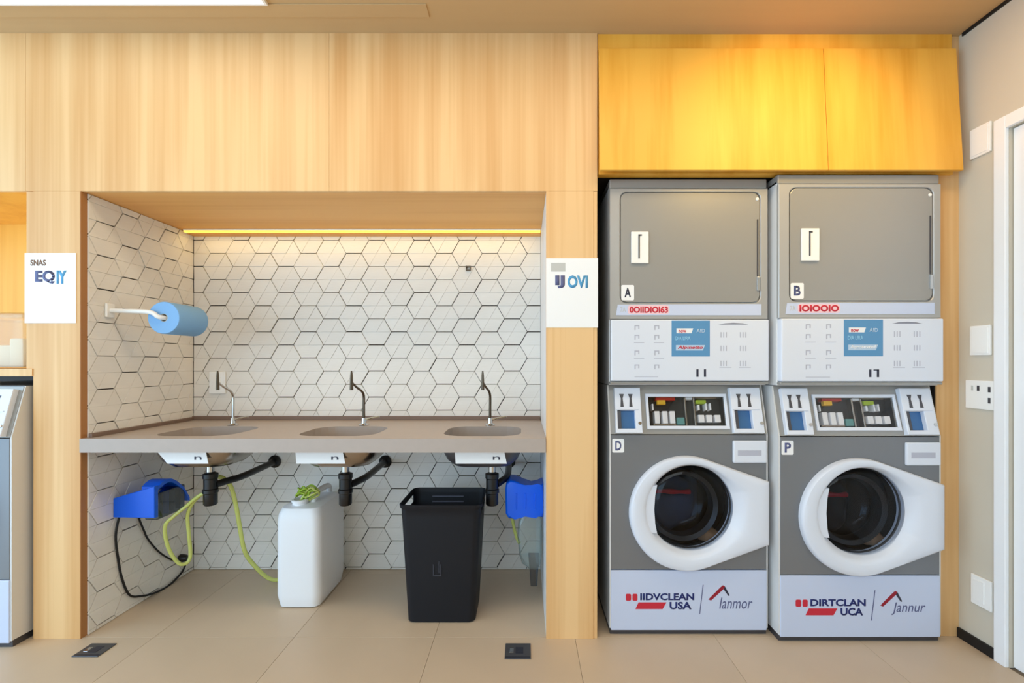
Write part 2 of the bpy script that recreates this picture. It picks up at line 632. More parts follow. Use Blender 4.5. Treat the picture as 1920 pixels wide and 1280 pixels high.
# wood facade: carcass behind, veneer panels in front
T = 0.018
wall = struct('wall_back', box(B(), -3.6, XR, 0.86, 0.95, 0, CEIL), 'carcass')
w_pl = struct('wall_pillar_left', box(B(), fx(62) + 0.004, XL - 0.012, T, 0.86, 0, TOPN), 'carcass', label='wood clad pillar left of the sink niche')
w_pr = struct('wall_pillar_right', box(B(), XN + 0.012, fx(1114), T, 0.86, 0, TOPN), 'carcass', label='wood clad pillar between sink niche and machines')
w_bh = struct('wall_bulkhead', box(B(), -3.6, fx(1114), T, 0.86, TOPN + 0.02, CEIL), 'carcass', label='wood clad wall above the sink niche')
w_rf = struct('wall_filler', box(B(), 1.80, XR, 0.03, 0.86, 0, CEIL), 'carcass', label='narrow wood strip between machines and right wall')
w_tc = struct('wall_cabinet_core', box(B(), fx(1114), 1.80, 0.05, 0.86, fz(326) + 0.01, CEIL), 'carcass')
shelf = thing('open_shelf', 'honey wood shelf niche above the washer at the left edge', 'shelf', (0, 0, 0))


def wpanel(x0, x1, z0, z1, y0=0.0, y1=T, m='wood', name='wood_panel', bev=0.0006, lab=None, par=None):
    return obj(name, box(B(), x0, x1, y0, y1, z0, z1, bev, 1), m, par or w_bh, label=lab)


g = 0.0003
wpanel(-3.6, fx(48) - g, TOPN, CEIL)
wpanel(fx(48) + g, fx(617) - g, TOPN, CEIL)
wpanel(fx(617) + g, fx(1121) - 0.002, TOPN, CEIL)
wpanel(fx(62) + g, XL, 0, TOPN - g, par=w_pl)
wpanel(XN, fx(1113), 0, TOPN - g, par=w_pr)
wpanel(fx(1113) + 0.001, fx(1120), 0, TOPN - g, 0.003, T, par=w_pr)
wpanel(fx(1764), XR, 0, CEIL, 0.02, 0.03, par=w_rf)
wpanel(fx(1121) + 0.001, fx(1787), fz(92), CEIL, 0.006, 0.05, 'wood_gold', par=w_tc)
wpanel(XL, XL + 0.003, 0, TOPN, 0.0005, 0.03, 'wood_edge', 'edge_band', par=w_pl)
wpanel(XL, XN, TOPN, TOPN + 0.02, T, 0.86, 'wood_soffit', 'soffit_panel')
wpanel(XL + 0.012, XN - 0.001, TOPN - 0.012, TOPN, 0.62, ND, 'wood_soffit', 'soffit_trim')
wpanel(fx(1114), fx(1114) + 0.006, 0, fz(326) + 0.01, T, 0.86, 'carcass', 'recess_side', par=w_pr)  # near-black colour puts the shadow of the machine recess into the board
wpanel(fx(1114), 1.80, fz(326) + 0.004, fz(326) + 0.01, 0.05, 0.86, 'carcass', 'recess_top', par=w_tc)  # recess shadow painted in here too
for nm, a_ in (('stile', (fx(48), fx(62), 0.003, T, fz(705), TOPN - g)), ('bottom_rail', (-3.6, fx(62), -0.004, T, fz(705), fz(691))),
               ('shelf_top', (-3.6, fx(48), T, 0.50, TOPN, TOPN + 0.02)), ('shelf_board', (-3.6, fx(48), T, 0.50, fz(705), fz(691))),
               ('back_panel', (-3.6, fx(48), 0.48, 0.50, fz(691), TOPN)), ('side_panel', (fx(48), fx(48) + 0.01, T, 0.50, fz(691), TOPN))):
    obj(nm, box(B(), *a_, 0.0006, 1), 'wood_gold' if nm in ('shelf_top', 'back_panel', 'side_panel') else 'wood', shelf)  # gold on the inner faces stands in for their warm shade


# ------------------------------------------------------------------ hexagonal relief tiles
HA = 0.0871
HH = HA * math.sqrt(3) / 2


def clip_poly(poly, lo, hi):
    for ax in (0, 1):
        for lim, sg in ((lo[ax], 1), (hi[ax], -1)):
            out = []
            n = len(poly)
            for i in range(n):
                a, b = poly[i], poly[(i + 1) % n]
                da, db = sg * (a[ax] - lim), sg * (b[ax] - lim)
                if da >= 0:
                    out.append(a)
                if (da >= 0) != (db >= 0):
                    t = da / (da - db)
                    out.append((a[0] + t * (b[0] - a[0]), a[1] + t * (b[1] - a[1])))
            poly = out
            if len(poly) < 3:
                return []
    return poly


def inset(poly, ds):
    """move each edge of a convex ccw polygon inward by its own distance"""
    n = len(poly)
    L = []
    for i in range(n):
        a, b = Vector(poly[i]), Vector(poly[(i + 1) % n])
        d = (b - a).normalized()
        nr = Vector((-d.y, d.x))
        L.append((a + nr * ds[i], d))
    out = []
    for i in range(n):
        p, d = L[i - 1]
        q, e = L[i]
        den = d.x * e.y - d.y * e.x
        if abs(den) < 1e-9:
            out.append((q.x, q.y))
            continue
        t = ((q.x - p.x) * e.y - (q.y - p.y) * e.x) / den
        r = p + d * t
        out.append((r.x, r.y))
    return out


HEX = [(HA * math.cos(PI / 3 * k), HA * math.sin(PI / 3 * k)) for k in range(6)]


def hex_pieces(rng):
    """facets of one tile; every edge with its own joint width, the lower right ones widest"""
    W = []
    for k in range(6):                      # edge k runs from corner k to corner k+1
        base = {0: 0.0011, 1: 0.0012, 2: 0.0009, 3: 0.0010, 4: 0.0021, 5: 0.0023}[k]
        W.append(base * rng.uniform(0.6, 1.8))
    th = 0.0003
    c = (0.0, 0.0)
    h = HEX
    out = []
    kind = rng.choice((0, 0, 1, 2))
    if kind in (0, 1):
        out.append(([h[0], h[1], c], [W[0], th, th]))
        out.append(([c, h[1], h[2], h[3]], [th, W[1], W[2], th]))
    else:
        out.append(([h[0], h[1], h[2], h[3]], [W[0], W[1], W[2], th]))
    if kind in (0, 2):
        out.append(([c, h[3], h[4]], [th, W[3], th]))
        out.append(([c, h[4], h[5], h[0]], [th, W[4], W[5], th]))
    else:
        out.append(([h[3], h[4], h[5], h[0]], [W[3], W[4], W[5], th]))
    out.append((list(HEX), W))              # body of the tile under its facets
    return out


def tile_mesh(pieces, lo, hi, to3, rng):
    bm = B()
    k = 0
    for pi_, (poly, ds) in enumerate(pieces):
        body = pi_ == len(pieces) - 1
        q = inset(poly, ds)
        q = clip_poly(q, lo, hi)
        if len(q) < 3:
            continue
        cxx = sum(p[0] for p in q) / len(q)
        czz = sum(p[1] for p in q) / len(q)
        if body:
            q2 = [(cxx + (p[0] - cxx) * 0.999, czz + (p[1] - czz) * 0.999) for p in q]
            lo3 = [bm.verts.new(to3(p[0], p[1], 0)) for p in q2]
            up3 = [bm.verts.new(to3(p[0], p[1], 0.0052)) for p in q2]
            for i in range(len(q2)):
                bm.faces.new((lo3[i], lo3[(i + 1) % len(q2)], up3[(i + 1) % len(q2)], up3[i]))
            bm.faces.new(up3)
            continue
        h = 0.008 + rng.uniform(-0.0012, 0.0012)
        tx, tz = rng.uniform(-0.018, 0.018), rng.uniform(-0.018, 0.018)
        r = 1 - 0.0011 / 0.05
        base = [bm.verts.new(to3(p[0], p[1], 0)) for p in q]
        mid = [bm.verts.new(to3(p[0], p[1], h - 0.0012 + tx * (p[0] - cxx) + tz * (p[1] - czz))) for p in q]
        top = [bm.verts.new(to3(cxx + (p[0] - cxx) * r, czz + (p[1] - czz) * r, h + tx * (p[0] - cxx) + tz * (p[1] - czz))) for p in q]
        n = len(q)
        for i in range(n):
            bm.faces.new((base[i], base[(i + 1) % n], mid[(i + 1) % n], mid[i]))
            bm.faces.new((mid[i], mid[(i + 1) % n], top[(i + 1) % n], top[i]))
        bm.faces.new(top)
        k += 1
    if not k:
        bm.free()
        return None
    me = finish(bm, 'hex_tile', False)
    me.materials.append(M['tile'])
    return me


def tile_wall(parent, u0, u1, v0, v1, hu, hv, place, to3):
    rng = random.Random(11)
    variants = []
    for k in range(9):
        variants.append(tile_mesh(hex_pieces(rng), (-1, -1), (1, 1), to3, rng))
    for i in range(-40, 41):
        for j in range(-24, 25):
            u = hu + i * 1.5 * HA
            v = hv + (j + 0.5 * (i % 2)) * 2 * HH
            if u + HA <= u0 or u - HA >= u1 or v + HH <= v0 or v - HH >= v1:
                continue
            if u - HA >= u0 and u + HA <= u1 and v - HH >= v0 and v + HH <= v1:
                me = rng.choice(variants)
            else:
                me = tile_mesh(hex_pieces(rng), (u0 - u, v0 - v), (u1 - u, v1 - v), to3, rng)
                if me is None:
                    continue
            o = bpy.data.objects.new('hex_tile', me)
            COL.objects.link(o)
            o.parent = parent
            o.location = place(u, v)


wnb = struct('wall_niche_back', box(B(), XL - 0.012, XN + 0.012, ND, ND + 0.05, 0, TOPN), 'grout', label='back wall of the sink niche clad in white hexagonal tiles')
tile_wall(wnb, XL + 0.012, XN - 0.001, 0.002, TOPN - 0.012, -1.245, fz(524.5, ND) - HH, lambda u, v: (u, ND, v), lambda a, b, h: (a, -h, b))
XT = XL + 0.002
wnl = struct('wall_niche_left', box(B(), XL - 0.012, XT, T, ND, 0, TOPN), 'grout', label='left side wall of the sink niche clad in hexagonal tiles')
tile_wall(wnl, T + 0.012, ND - 0.009, 0.002, TOPN - 0.002, 0.115, 1.60, lambda u, v: (XT, u, v), lambda a, b, h: (h, a, b))
wnr = struct('wall_niche_right', box(B(), XN, XN + 0.012, T, ND, 0, TOPN), 'white_panel', label='white right side wall of the sink niche')

# ------------------------------------------------------------------ countertop and sinks
ZC, ZB = fz(822), fz(848)
SK = [(-1.69, -1.33), (-1.04, -0.68), (-0.375, -0.015)]
SY0, SY1 = 0.07, 0.385
ct = thing('countertop', 'long greige countertop with three sink cutouts set in the tiled niche', 'countertop', (0, 0, 0))
bm = B()
cuts = [XL + 0.001, (SK[0][1] + SK[1][0]) / 2, (SK[1][1] + SK[2][0]) / 2, XN - 0.001]
for k in range(3):
    a, b = cuts[k], cuts[k + 1]
    s0, s1 = SK[k]
    ringplate(bm, [(a, -0.004), (b, -0.004), (b, ND - 0.012), (a, ND - 0.012)], rrect(s0, s1, SY0, SY1, 0.09, 8), ZC, ZB, 'z')
bmesh.ops.remove_doubles(bm, verts=bm.verts, dist=1e-5)
obj('slab', bm, 'counter', ct)
obj('upstand', box(B(), XL + 0.016, XN - 0.004, ND - 0.030, ND - 0.0125, ZC, ZC + 0.022, 0.002), 'counter_lip', ct)
obj('upstand', box(B(), XL + 0.0125, XL + 0.028, 0.025, ND - 0.032, ZC, ZC + 0.018, 0.002), 'counter_lip', ct)

sink_lab = ['steel undermount sink under the left cutout, white paper label on its bowl',
            'steel undermount sink in the middle of the three, above the white jerrycan',
            'dark grey undermount sink on the right, above the black waste bin']
for k, (s0, s1) in enumerate(SK):
    cx, cy = (s0 + s1) / 2, (SY0 + SY1) / 2
    sk = thing('sink', sink_lab[k], 'sink', (cx, cy, ZB), 0, 'undermount sinks')
    hw, hd = (s1 - s0) / 2, (SY1 - SY0) / 2
    zb = -(ZB - 0.715)

    def rr(w_, d_, r, z):
        return [(p[0], p[1], z) for p in rrect(-w_, w_, -d_, d_, r, 8)]
    rings = [rr(hw + 0.02, hd + 0.02, 0.10, 0.0), rr(hw - 0.001, hd - 0.001, 0.089, 0.0), rr(hw - 0.006, hd - 0.006, 0.085, -0.03), rr(hw - 0.02, hd - 0.02, 0.08, zb + 0.03), rr(hw - 0.05, hd - 0.05, 0.07, zb + 0.004), rr(0.03, 0.03, 0.028, zb),
             rr(0.03, 0.03, 0.028, zb - 0.003), rr(hw - 0.047, hd - 0.047, 0.07, zb + 0.001), rr(hw - 0.017, hd - 0.017, 0.08, zb + 0.03), rr(hw - 0.003, hd - 0.003, 0.085, -0.03), rr(hw + 0.004, hd + 0.004, 0.09, -0.003), rr(hw + 0.02, hd + 0.02, 0.10, -0.002)]
    b2 = B()
    loft(b2, rings)
    obj('bowl', b2, 'steel_dark' if k == 2 else 'steel', sk, True)
    obj('drain', lathe(B(), [(0.0, 0.004), (0.018, 0.002), (0.024, 0.004), (0.032, 0.003), (0.032, -0.006), (0.0, -0.006)], 20, (0.04 if k == 2 else 0, 0, zb + 0.003)), 'chrome', sk, True)
    lx = {0: (-0.13, 0.09), 1: (-0.16, 0.05), 2: (-0.115, 0.105)}[k]
    b2 = B()
    prism(b2, [(lx[0], -0.004), (lx[1], -0.004), (lx[1] + 0.012, -0.062), (lx[0] + (0.05 if k == 0 else 0.004), -0.062)], -hd - 0.007, -hd - 0.005)
    lb = obj('paper_label', b2, 'paper', sk, label='white paper label')
    text('lettering', 'n', lx[1] - 0.05, lx[1] - 0.018, -0.045, -0.03, -hd - 0.007, 'ink_dark', lb)

# faucets
fdat = [(437, 797, 408, 0.30, 'slim steel tap behind the left sink, in front of white socket plate'),
        (682, 797, 659, 0.27, 'slim dark tap behind the middle sink'),
        (919, 797, 905, 0.30, 'slim dark tap behind the right sink')]
for k, (bx_, by_, tx_, ty_, lb) in enumerate(fdat):
    base = Vector((fx(bx_, 0.42), 0.42, ZC))
    t = thing('faucet', lb, 'faucet', base, 0, 'taps behind the sinks')
    m = 'chrome' if k == 0 else 'bronze'
    tip = Vector((fx(tx_, ty_), ty_, fz(716, ty_))) - base
    obj('base_flange', lathe(B(), [(0, 0), (0.026, 0), (0.026, 0.006), (0.014, 0.012), (0.011, 0.04), (0, 0.04)], 24), 'chrome', t, True)
    top = fz(742, 0.42) - ZC
    pth = smooth_path([(0, 0, 0.03), (0, 0, top * 0.6), (0, 0, top), (tip.x * 0.2, tip.y * 0.2, top + 0.028), (tip.x * 0.6, tip.y * 0.6, top + 0.05), tip], 6)
    obj('spout', tube(B(), pth, [0.0075 - 0.0025 * i / len(pth) for i in range(len(pth))], 10), m, t, True)
    zt, zb = fz(695, ty_) - ZC, fz(731, ty_) - ZC
    b2 = B()
    tube(b2, [(tip.x, tip.y, zb), (tip.x, tip.y, zb + 0.012), (tip.x, tip.y, zt - 0.02), (tip.x, tip.y, zt)], [0.0085, 0.0085, 0.006, 0.0035], 10)
    obj('nozzle', b2, 'bronze', t, True)
    obj('lever', tube(B(), [(0.008, 0, 0.03), (0.05, -0.008, 0.042), (0.085, -0.012, 0.048)], [0.007, 0.005, 0.004], 8), 'chrome', t, True)

# white socket plate on the back wall behind the left tap, small hook higher up
sp = thing('socket_plate', 'white socket plate on the tiled back wall behind the left tap', 'socket', (fx(409, ND - 0.010), ND - 0.0105, fz(717, ND - 0.010)))
hx, hz = 15 / 323.9, 20.5 / 323.9
obj('plate', box(B(), -hx, hx, -0.009, 0, -hz, hz, 0.003), 'plate', sp)
obj('rocker', box(B(), -hx * 0.5, hx * 0.5, -0.012, -0.007, -hz * 0.5, hz * 0.5, 0.002), 'plate', sp)
hk = thing('wall_hook', 'tiny dark square hook high on the tiled back wall', 'hook', (fx(878, ND - 0.01), ND - 0.0105, fz(504, ND)))
b2 = B()
ringplate(b2, [(-0.014, -0.014), (0.014, -0.014), (0.014, 0.014), (-0.014, 0.014)], [(-0.006, -0.007), (0.009, -0.007), (0.009, 0.007), (-0.006, 0.007)], -0.008, 0)
obj('bracket', b2, 'bronze', hk)
obj('peg', tube(B(), [(-0.008, 0, 0.0), (-0.008, -0.016, 0.002), (-0.008, -0.02, 0.012)], 0.0025, 6), 'bronze', hk, True)

# LED strip on the soffit
ls = thing('light_strip', 'glowing warm yellow light strip along the back of the niche soffit', 'light', ((XL + XN) / 2, 0.575, TOPN))
hl = (XN - XL) / 2
obj('channel', box(B(), -hl + 0.03, hl - 0.004, -0.014, 0.014, -0.008, 0, 0.001), 'plate', ls)
obj('diffuser', box(B(), -hl + 0.031, hl - 0.005, -0.012, 0.012, -0.017, -0.0075, 0.002), 'led', ls)

area('light_strip_lamp', ((XL + XN) / 2, 0.58, TOPN - 0.02), 2 * hl - 0.1, 0.02, 1.1, (1.0, 0.74, 0.36), (math.radians(12), 0, 0))

# paper towel roll on its wall holder
XW = XT + 0.0095
yh = 0.125
zh = fz(582, yh)
rc = Vector((-1.665, yh + 0.012, fz(595, yh)))
ho = thing('towel_holder', 'white paper roll holder reaching out from the tiled left side wall', 'holder', (XW, yh, zh))
obj('mount', box(B(), 0, 0.012, -0.022, 0.022, -0.032, 0.032, 0.004), 'rod', ho)
d = rc - Vector((XW, yh, zh))
pth = smooth_path([(0.01, 0, 0), (0.08, 0, -0.002), (d.x - 0.05, -0.004, -0.008), (d.x - 0.015, -0.002, d.z + 0.004), (d.x, 0.02, d.z), (d.x, 0.1, d.z), (d.x, 0.2, d.z)], 6)
obj('arm', tube(B(), pth, 0.0105, 10), 'rod', ho, True)
ro = thing('paper_towel_roll', 'light blue paper towel roll hanging on the white wall holder', 'paper roll', rc)
b2 = B()
prof = [(0.019, 0), (0.072, 0), (0.075, 0.004), (0.075, 0.192), (0.072, 0.196), (0.019, 0.196), (0.019, 0)]
lathe(b2, prof, 40, (0, 0, 0), 'y')
obj('paper', b2, 'towel', ro, True)
obj('core', lathe(B(), [(0.0185, 0.001), (0.0185, 0.195), (0.0165, 0.195), (0.0165, 0.001), (0.0185, 0.001)], 24, (0, 0, 0), 'y'), 'tag_grey', ro, True)

# ------------------------------------------------------------------ plumbing under the counter
tl = ['black bottle trap and waste pipe under the left sink', 'black bottle trap and waste pipe under the middle sink, behind jerrycan', 'black bottle trap and waste pipe under the right sink, beside black bin']
for k, (s0, s1) in enumerate(SK):
    cx, cy = (s0 + s1) / 2, (SY0 + SY1) / 2
    t = thing('drain_trap', tl[k], 'drain trap', (cx + (0.04 if k == 2 else 0), cy, 0.51), 0, 'traps under the sinks')
    obj('tailpiece', lathe(B(), [(0.018, 0.13), (0.018, 0.196), (0.0, 0.196)], 16), 'chrome', t, True)
    obj('cup', lathe(B(), [(0.0, 0), (0.026, 0), (0.03, 0.006), (0.03, 0.055), (0.034, 0.06), (0.034, 0.075), (0.029, 0.08), (0.029, 0.125), (0.033, 0.13), (0.033, 0.15), (0.02, 0.155), (0.018, 0.16)], 20), 'black_plastic', t, True)
    b2 = B()
    dx = (0.075, 0.03, 0.06)[k]
    pth = smooth_path([(0.02, 0.01, 0.095), (0.04, 0.05, 0.10), (0.05 + dx * 0.3, 0.15, 0.105), (0.05 + dx * 0.3, ND - cy - 0.012, 0.115)], 5)
    tube(b2, pth, 0.017, 12)
    lathe(b2, [(0.018, -0.02), (0.03, -0.006), (0.036, -0.004), (0.036, 0)], 20, (0.05 + dx * 0.3, ND - cy - 0.012, 0.115), 'y')
    obj('waste_pipe', b2, 'black_plastic', t, True)

# yellow-green tubing
b2 = B()
pts = [P(389, 922, 0.225), P(372, 930, 0.23), P(350, 948, 0.24), P(325, 968, 0.22), P(310, 984, 0.215), P(311, 1010, 0.22), P(320, 1036, 0.23), P(336, 1056, 0.25), P(350, 1055, 0.27), P(357, 1040, 0.28), P(354, 1000, 0.28), P(352, 965, 0.27), P(362, 942, 0.25), P(378, 926, 0.235)]
tb = obj('drain_hose', tube(b2, smooth_path(pts, 6), 0.0085, 10), 'tubing', None, True)
tag(tb, 'yellow-green tubing looped in a hanging U under the left sink', 'hose')
b2 = B()
pts = [P(408, 893, 0.30), P(420, 897, 0.33), P(433, 912, 0.36), P(443, 950, 0.38), P(450, 990, 0.40), P(458, 1030, 0.42), P(472, 1054, 0.46)]
pts += [Vector((-1.38, 0.50, 0.03)), Vector((-1.30, 0.53, 0.011)), Vector((-1.20, 0.575, 0.011)), Vector((-1.10, 0.60, 0.011))]
tb = obj('drain_hose', tube(b2, smooth_path(pts, 6), 0.0105, 10), 'tubing', None, True)
tag(tb, 'yellow-green hose hanging from left trap down to floor behind the jerrycan', 'hose')

# blue dispenser on the left side wall
dv = thing('wall_dispenser', 'blue dispenser with smoked side chamber on the tiled left niche wall under counter', 'dispenser', (XW, 0.147, 0.475))
Wd = 0.192
b2 = B()
prism(b2, [(0, 0.0), (Wd, -0.003), (Wd, 0.145), (0, 0.088)], 0.0, 0.022, 'y', 0.004)
obj('front_shell', b2, 'blue', dv)
b2 = B()
prism(b2, [(0.0, 0.03), (Wd * 0.66, 0.0), (Wd * 0.66, 0.11), (0.0, 0.07)], 0.0225, 0.205)
obj('housing', b2, 'blue', dv)
b2 = B()
box(b2, Wd * 0.67, Wd - 0.003, 0.0225, 0.20, -0.02, 0.105, 0.006)
obj('side_chamber', b2, 'clear_dark', dv)
b2 = B()
prof = []
for i in range(11):
    t = i / 10
    prof.append((0.0225 + 0.205 * t, 0.110 + 0.05 * math.sin(PI * min(1, t * 1.15 + 0.18)) - (0.08 * max(0, t - 0.75) / 0.25)))
prof2 = [(p[0], p[1] - 0.018) for p in prof][::-1]
prism(b2, prof + prof2, Wd * 0.60, Wd, 'x')
obj('lid', b2, 'blue', dv, True)
for q in (0.06, 0.10, 0.14, 0.175):
    obj('divider', box(B(), Wd * 0.70, Wd * 0.93, q, q + 0.007, -0.012, 0.10), 'ink_dark' if q != 0.10 else 'blue', dv)
# black cords hanging from it
yw = lambda px: 1.895 * F / (CX - px) - 2
WX = XW + 0.007


def wl(px, py):
    y = -WX * F / (CX - px) - 2
    return Vector((WX, y, fz(py, y)))


b2 = B()
pts = [wl(224, 966), wl(217, 1005), wl(222, 1050), wl(229, 1085), wl(243, 1115), wl(265, 1117), wl(290, 1111), wl(318, 1096), wl(340, 1074), wl(348, 1058)]
cd = obj('power_cord', tube(b2, smooth_path(pts, 6), 0.0048, 8), 'black', None, True)
tag(cd, 'long black cord sagging to the floor from the left blue dispenser', 'cord')
b2 = B()
cd = thing('power_cord', 'short black cord running from left blue dispenser to a round plug', 'cord', wl(259, 968))
pts = [wl(259, 968), wl(268, 990), wl(278, 1011), wl(298, 1034), wl(320, 1048), wl(336, 1052)]
tube(b2, smooth_path([p - pts[0] for p in pts], 6), 0.0042, 8)
obj('cable', b2, 'black', cd, True)
pp = wl(340, 1046) - pts[0]
obj('plug', lathe(B(), [(0, 0.035), (0.014, 0.034), (0.018, 0.026), (0.022, 0.006), (0.022, -0.005), (0, -0.005)], 18, pp, 'x'), 'black_plastic', cd, True)

# blue dispenser with a clear bottle on the right side wall
yr = 0.25
dv = thing('wall_dispenser', 'blue dispenser with hanging clear bottle at the right end under the counter', 'dispenser', (XN, yr, 0.44))
sil = [(947, 917), (949, 907), (956, 901), (966, 902), (982, 909), (997, 914), (1010, 911), (1019.5, 907), (1021.5, 960), (1018, 971), (1005, 967), (985, 968), (965, 969), (954, 973), (948, 964)]
b2 = B()
prism(b2, [(min(P(a, b, yr).x - XN, -0.0015), P(a, b, yr).z - 0.44) for a, b in sil][::-1], 0.0, 0.13, 'y', 0.012, 3)
obj('housing', b2, 'blue', dv, True)
for q in (968, 985, 1003):
    x_ = P(q, 930, yr).x - XN
    obj('rib', box(B(), x_ - 0.003, x_ + 0.003, -0.004, 0.001, 0.04, 0.12, 0.001, 1), 'blue', dv)
b2 = B()


def rr3(px0, px1, py, d0, d1, r):
    z = fz(py, yr) - 0.44
    return [(p[0], p[1], z) for p in rrect(fx(px0, yr) - XN, fx(px1, yr) - XN, d0, d1, r, 4)]


rings = [rr3(978, 1016, 966, 0.02, 0.11, 0.012), rr3(972, 1016, 985, 0.015, 0.115, 0.014), rr3(970, 1017, 1010, 0.01, 0.12, 0.016), rr3(974, 1016, 1045, 0.012, 0.118, 0.016), rr3(978, 1014, 1060, 0.02, 0.11, 0.015), rr3(988, 1012, 1068, 0.03, 0.1, 0.01), rr3(992, 1008, 1075, 0.045, 0.085, 0.008)]
loft(b2, rings, True, True)
obj('bottle', b2, 'clear', dv, True)
b2 = B()
rings = [rr3(991, 1012, 1050, 0.04, 0.09, 0.008), rr3(993, 1010, 1075, 0.045, 0.085, 0.008), rr3(995, 1008, 1108, 0.05, 0.08, 0.006)]
loft(b2, rings, False, True)
obj('spout', b2, 'clear_dark', dv, True)
obj('hose', tube(B(), smooth_path([P(960, 966, 0.34) - Vector((XN, yr, 0.44)), P(963, 985, 0.35) - Vector((XN, yr, 0.44)), P(968, 1005, 0.35) - Vector((XN, yr, 0.44)), P(974, 1018, 0.33) - Vector((XN, yr, 0.44))], 5), 0.008, 8), 'tubing', dv, True)

# ------------------------------------------------------------------ jerrycan with a tangle of green tubing
jc = thing('jerrycan', 'white plastic jerrycan on the floor under the middle sink', 'jerrycan', (-1.10, 0.405, 0))


def jr(w_, d_, r, z, ox=0, oy=0):
    return [(ox + p[0], oy + p[1], z) for p in rrect(-w_, w_, -d_, d_, r, 6)]


b2 = B()
loft(b2, [jr(0.085, 0.135, 0.03, 0.0), jr(0.098, 0.155, 0.035, 0.006), jr(0.104, 0.163, 0.04, 0.035), jr(0.108, 0.167, 0.04, 0.06), jr(0.108, 0.167, 0.04, 0.42), jr(0.105, 0.164, 0.042, 0.455), jr(0.094, 0.15, 0.045, 0.482), jr(0.07, 0.12, 0.045, 0.49), jr(0.03, 0.03, 0.02, 0.49)], True, True)
obj('body', b2, 'can', jc, True)
obj('neck', lathe(B(), [(0.036, 0.475), (0.036, 0.50), (0.04, 0.502), (0.04, 0.512), (0.031, 0.514), (0.029, 0.48)], 24, (-0.02, -0.09, 0)), 'can', jc, True)
obj('handle', tube(B(), smooth_path([(0.03, -0.06, 0.48), (0.034, -0.045, 0.52), (0.036, 0.0, 0.532), (0.036, 0.07, 0.532), (0.034, 0.12, 0.52), (0.03, 0.135, 0.475)], 5), 0.015, 10), 'can', jc, True)
gt = thing('hose_tangle', 'tangle of lime green tubing sticking out of the jerrycan neck', 'hose', (-1.115, 0.315, 0.505))
rng = random.Random(5)
for k in range(9):
    a0 = rng.uniform(0, 2 * PI)
    rr_ = rng.uniform(0.025, 0.045)
    h = rng.uniform(0.02, 0.055)
    ox, oy = rng.uniform(0.0, 0.045), rng.uniform(-0.01, 0.03)
    pts = [(0.012 * math.cos(a0), 0.012 * math.sin(a0), -0.01)]
    for q in range(1, 9):
        a = a0 + q * 0.75
        pts.append((ox + rr_ * math.cos(a), oy + 0.6 * rr_ * math.sin(a), h + 0.012 * math.sin(a * 1.7 + k)))
    obj('loop', tube(B(), smooth_path(pts, 4), 0.0042, 6), 'green_frond' if k % 3 else 'tubing', gt, True)

# ------------------------------------------------------------------ waste bin
wbn = thing('waste_bin', 'black plastic waste bin on the floor under the right sink', 'waste bin', (-0.382, 0.242, 0))
zt = 0.547


def br(w_, d_, r, z):
    return [(p[0], p[1], z) for p in rrect(-w_, w_, -d_, d_, r, 8)]


rings = [br(0.10, 0.08, 0.03, 0.0), br(0.148, 0.112, 0.03, 0.0), br(0.156, 0.120, 0.032, 0.006), br(0.180, 0.142, 0.036, 0.475), br(0.1815, 0.1435, 0.036, 0.49), br(0.183, 0.145, 0.036, 0.525), br(0.188, 0.150, 0.036, 0.532), br(0.190, 0.152, 0.036, zt), br(0.186, 0.148, 0.033, zt + 0.003),
         br(0.180, 0.142, 0.033, 0.53), br(0.1795, 0.1415, 0.033, 0.525), br(0.178, 0.140, 0.033, 0.49), br(0.176, 0.138, 0.033, 0.475), br(0.150, 0.114, 0.03, 0.012), br(0.10, 0.08, 0.03, 0.012)]
b2 = B()
n8 = len(rings[0])
R = [[b2.verts.new(p) for p in r] for r in rings]


def seg_mid(j):
    return (rings[4][j][0] + rings[4][(j + 1) % n8][0]) / 2, (rings[4][j][1] + rings[4][(j + 1) % n8][1]) / 2


side_edges = [j for j in range(n8) if abs(abs(seg_mid(j)[0]) - 0.1815) < 0.001 and abs(seg_mid(j)[1]) < 0.03]
for i in range(len(R) - 1):
    for j in range(n8):
        if j in side_edges and i in (4, 10):
            continue
        b2.faces.new((R[i][j], R[i][(j + 1) % n8], R[i + 1][(j + 1) % n8], R[i + 1][j]))
for j in side_edges:      # close the hand hole between outer and inner skin
    k = (j + 1) % n8
    b2.faces.new((R[4][j], R[4][k], R[11][k], R[11][j]))
    b2.faces.new((R[5][j], R[5][k], R[10][k], R[10][j]))
    b2.faces.new((R[4][j], R[5][j], R[10][j], R[11][j]))
    b2.faces.new((R[4][k], R[5][k], R[10][k], R[11][k]))
b2.faces.new(R[0][::-1])
b2.faces.new(R[-1])
obj('body', b2, 'bin', wbn, True)
b2 = B()
for z in (0.505, 0.478):
    box(b2, -0.09, 0.07, 0.134, 0.139, z, z + 0.006)
obj('inner_rib', b2, mat('bin_rib', (92, 94, 108), 0.4), wbn)
b2 = B()
for a in ((-0.034, -0.030, 0.225, 0.275), (-0.034, 0.004, 0.221, 0.225), (-0.008, -0.005, 0.235, 0.29), (0.0, 0.004, 0.225, 0.275)):
    zmid = (a[2] + a[3]) / 2
    yb_ = -(0.120 + 0.022 * zmid / 0.475)
    box(b2, a[0], a[1], yb_ - 0.0028, yb_ + 0.003, a[2], a[3])
obj('moulded_mark', b2, mat('bin_mark', (50, 53, 64), 0.5), wbn)

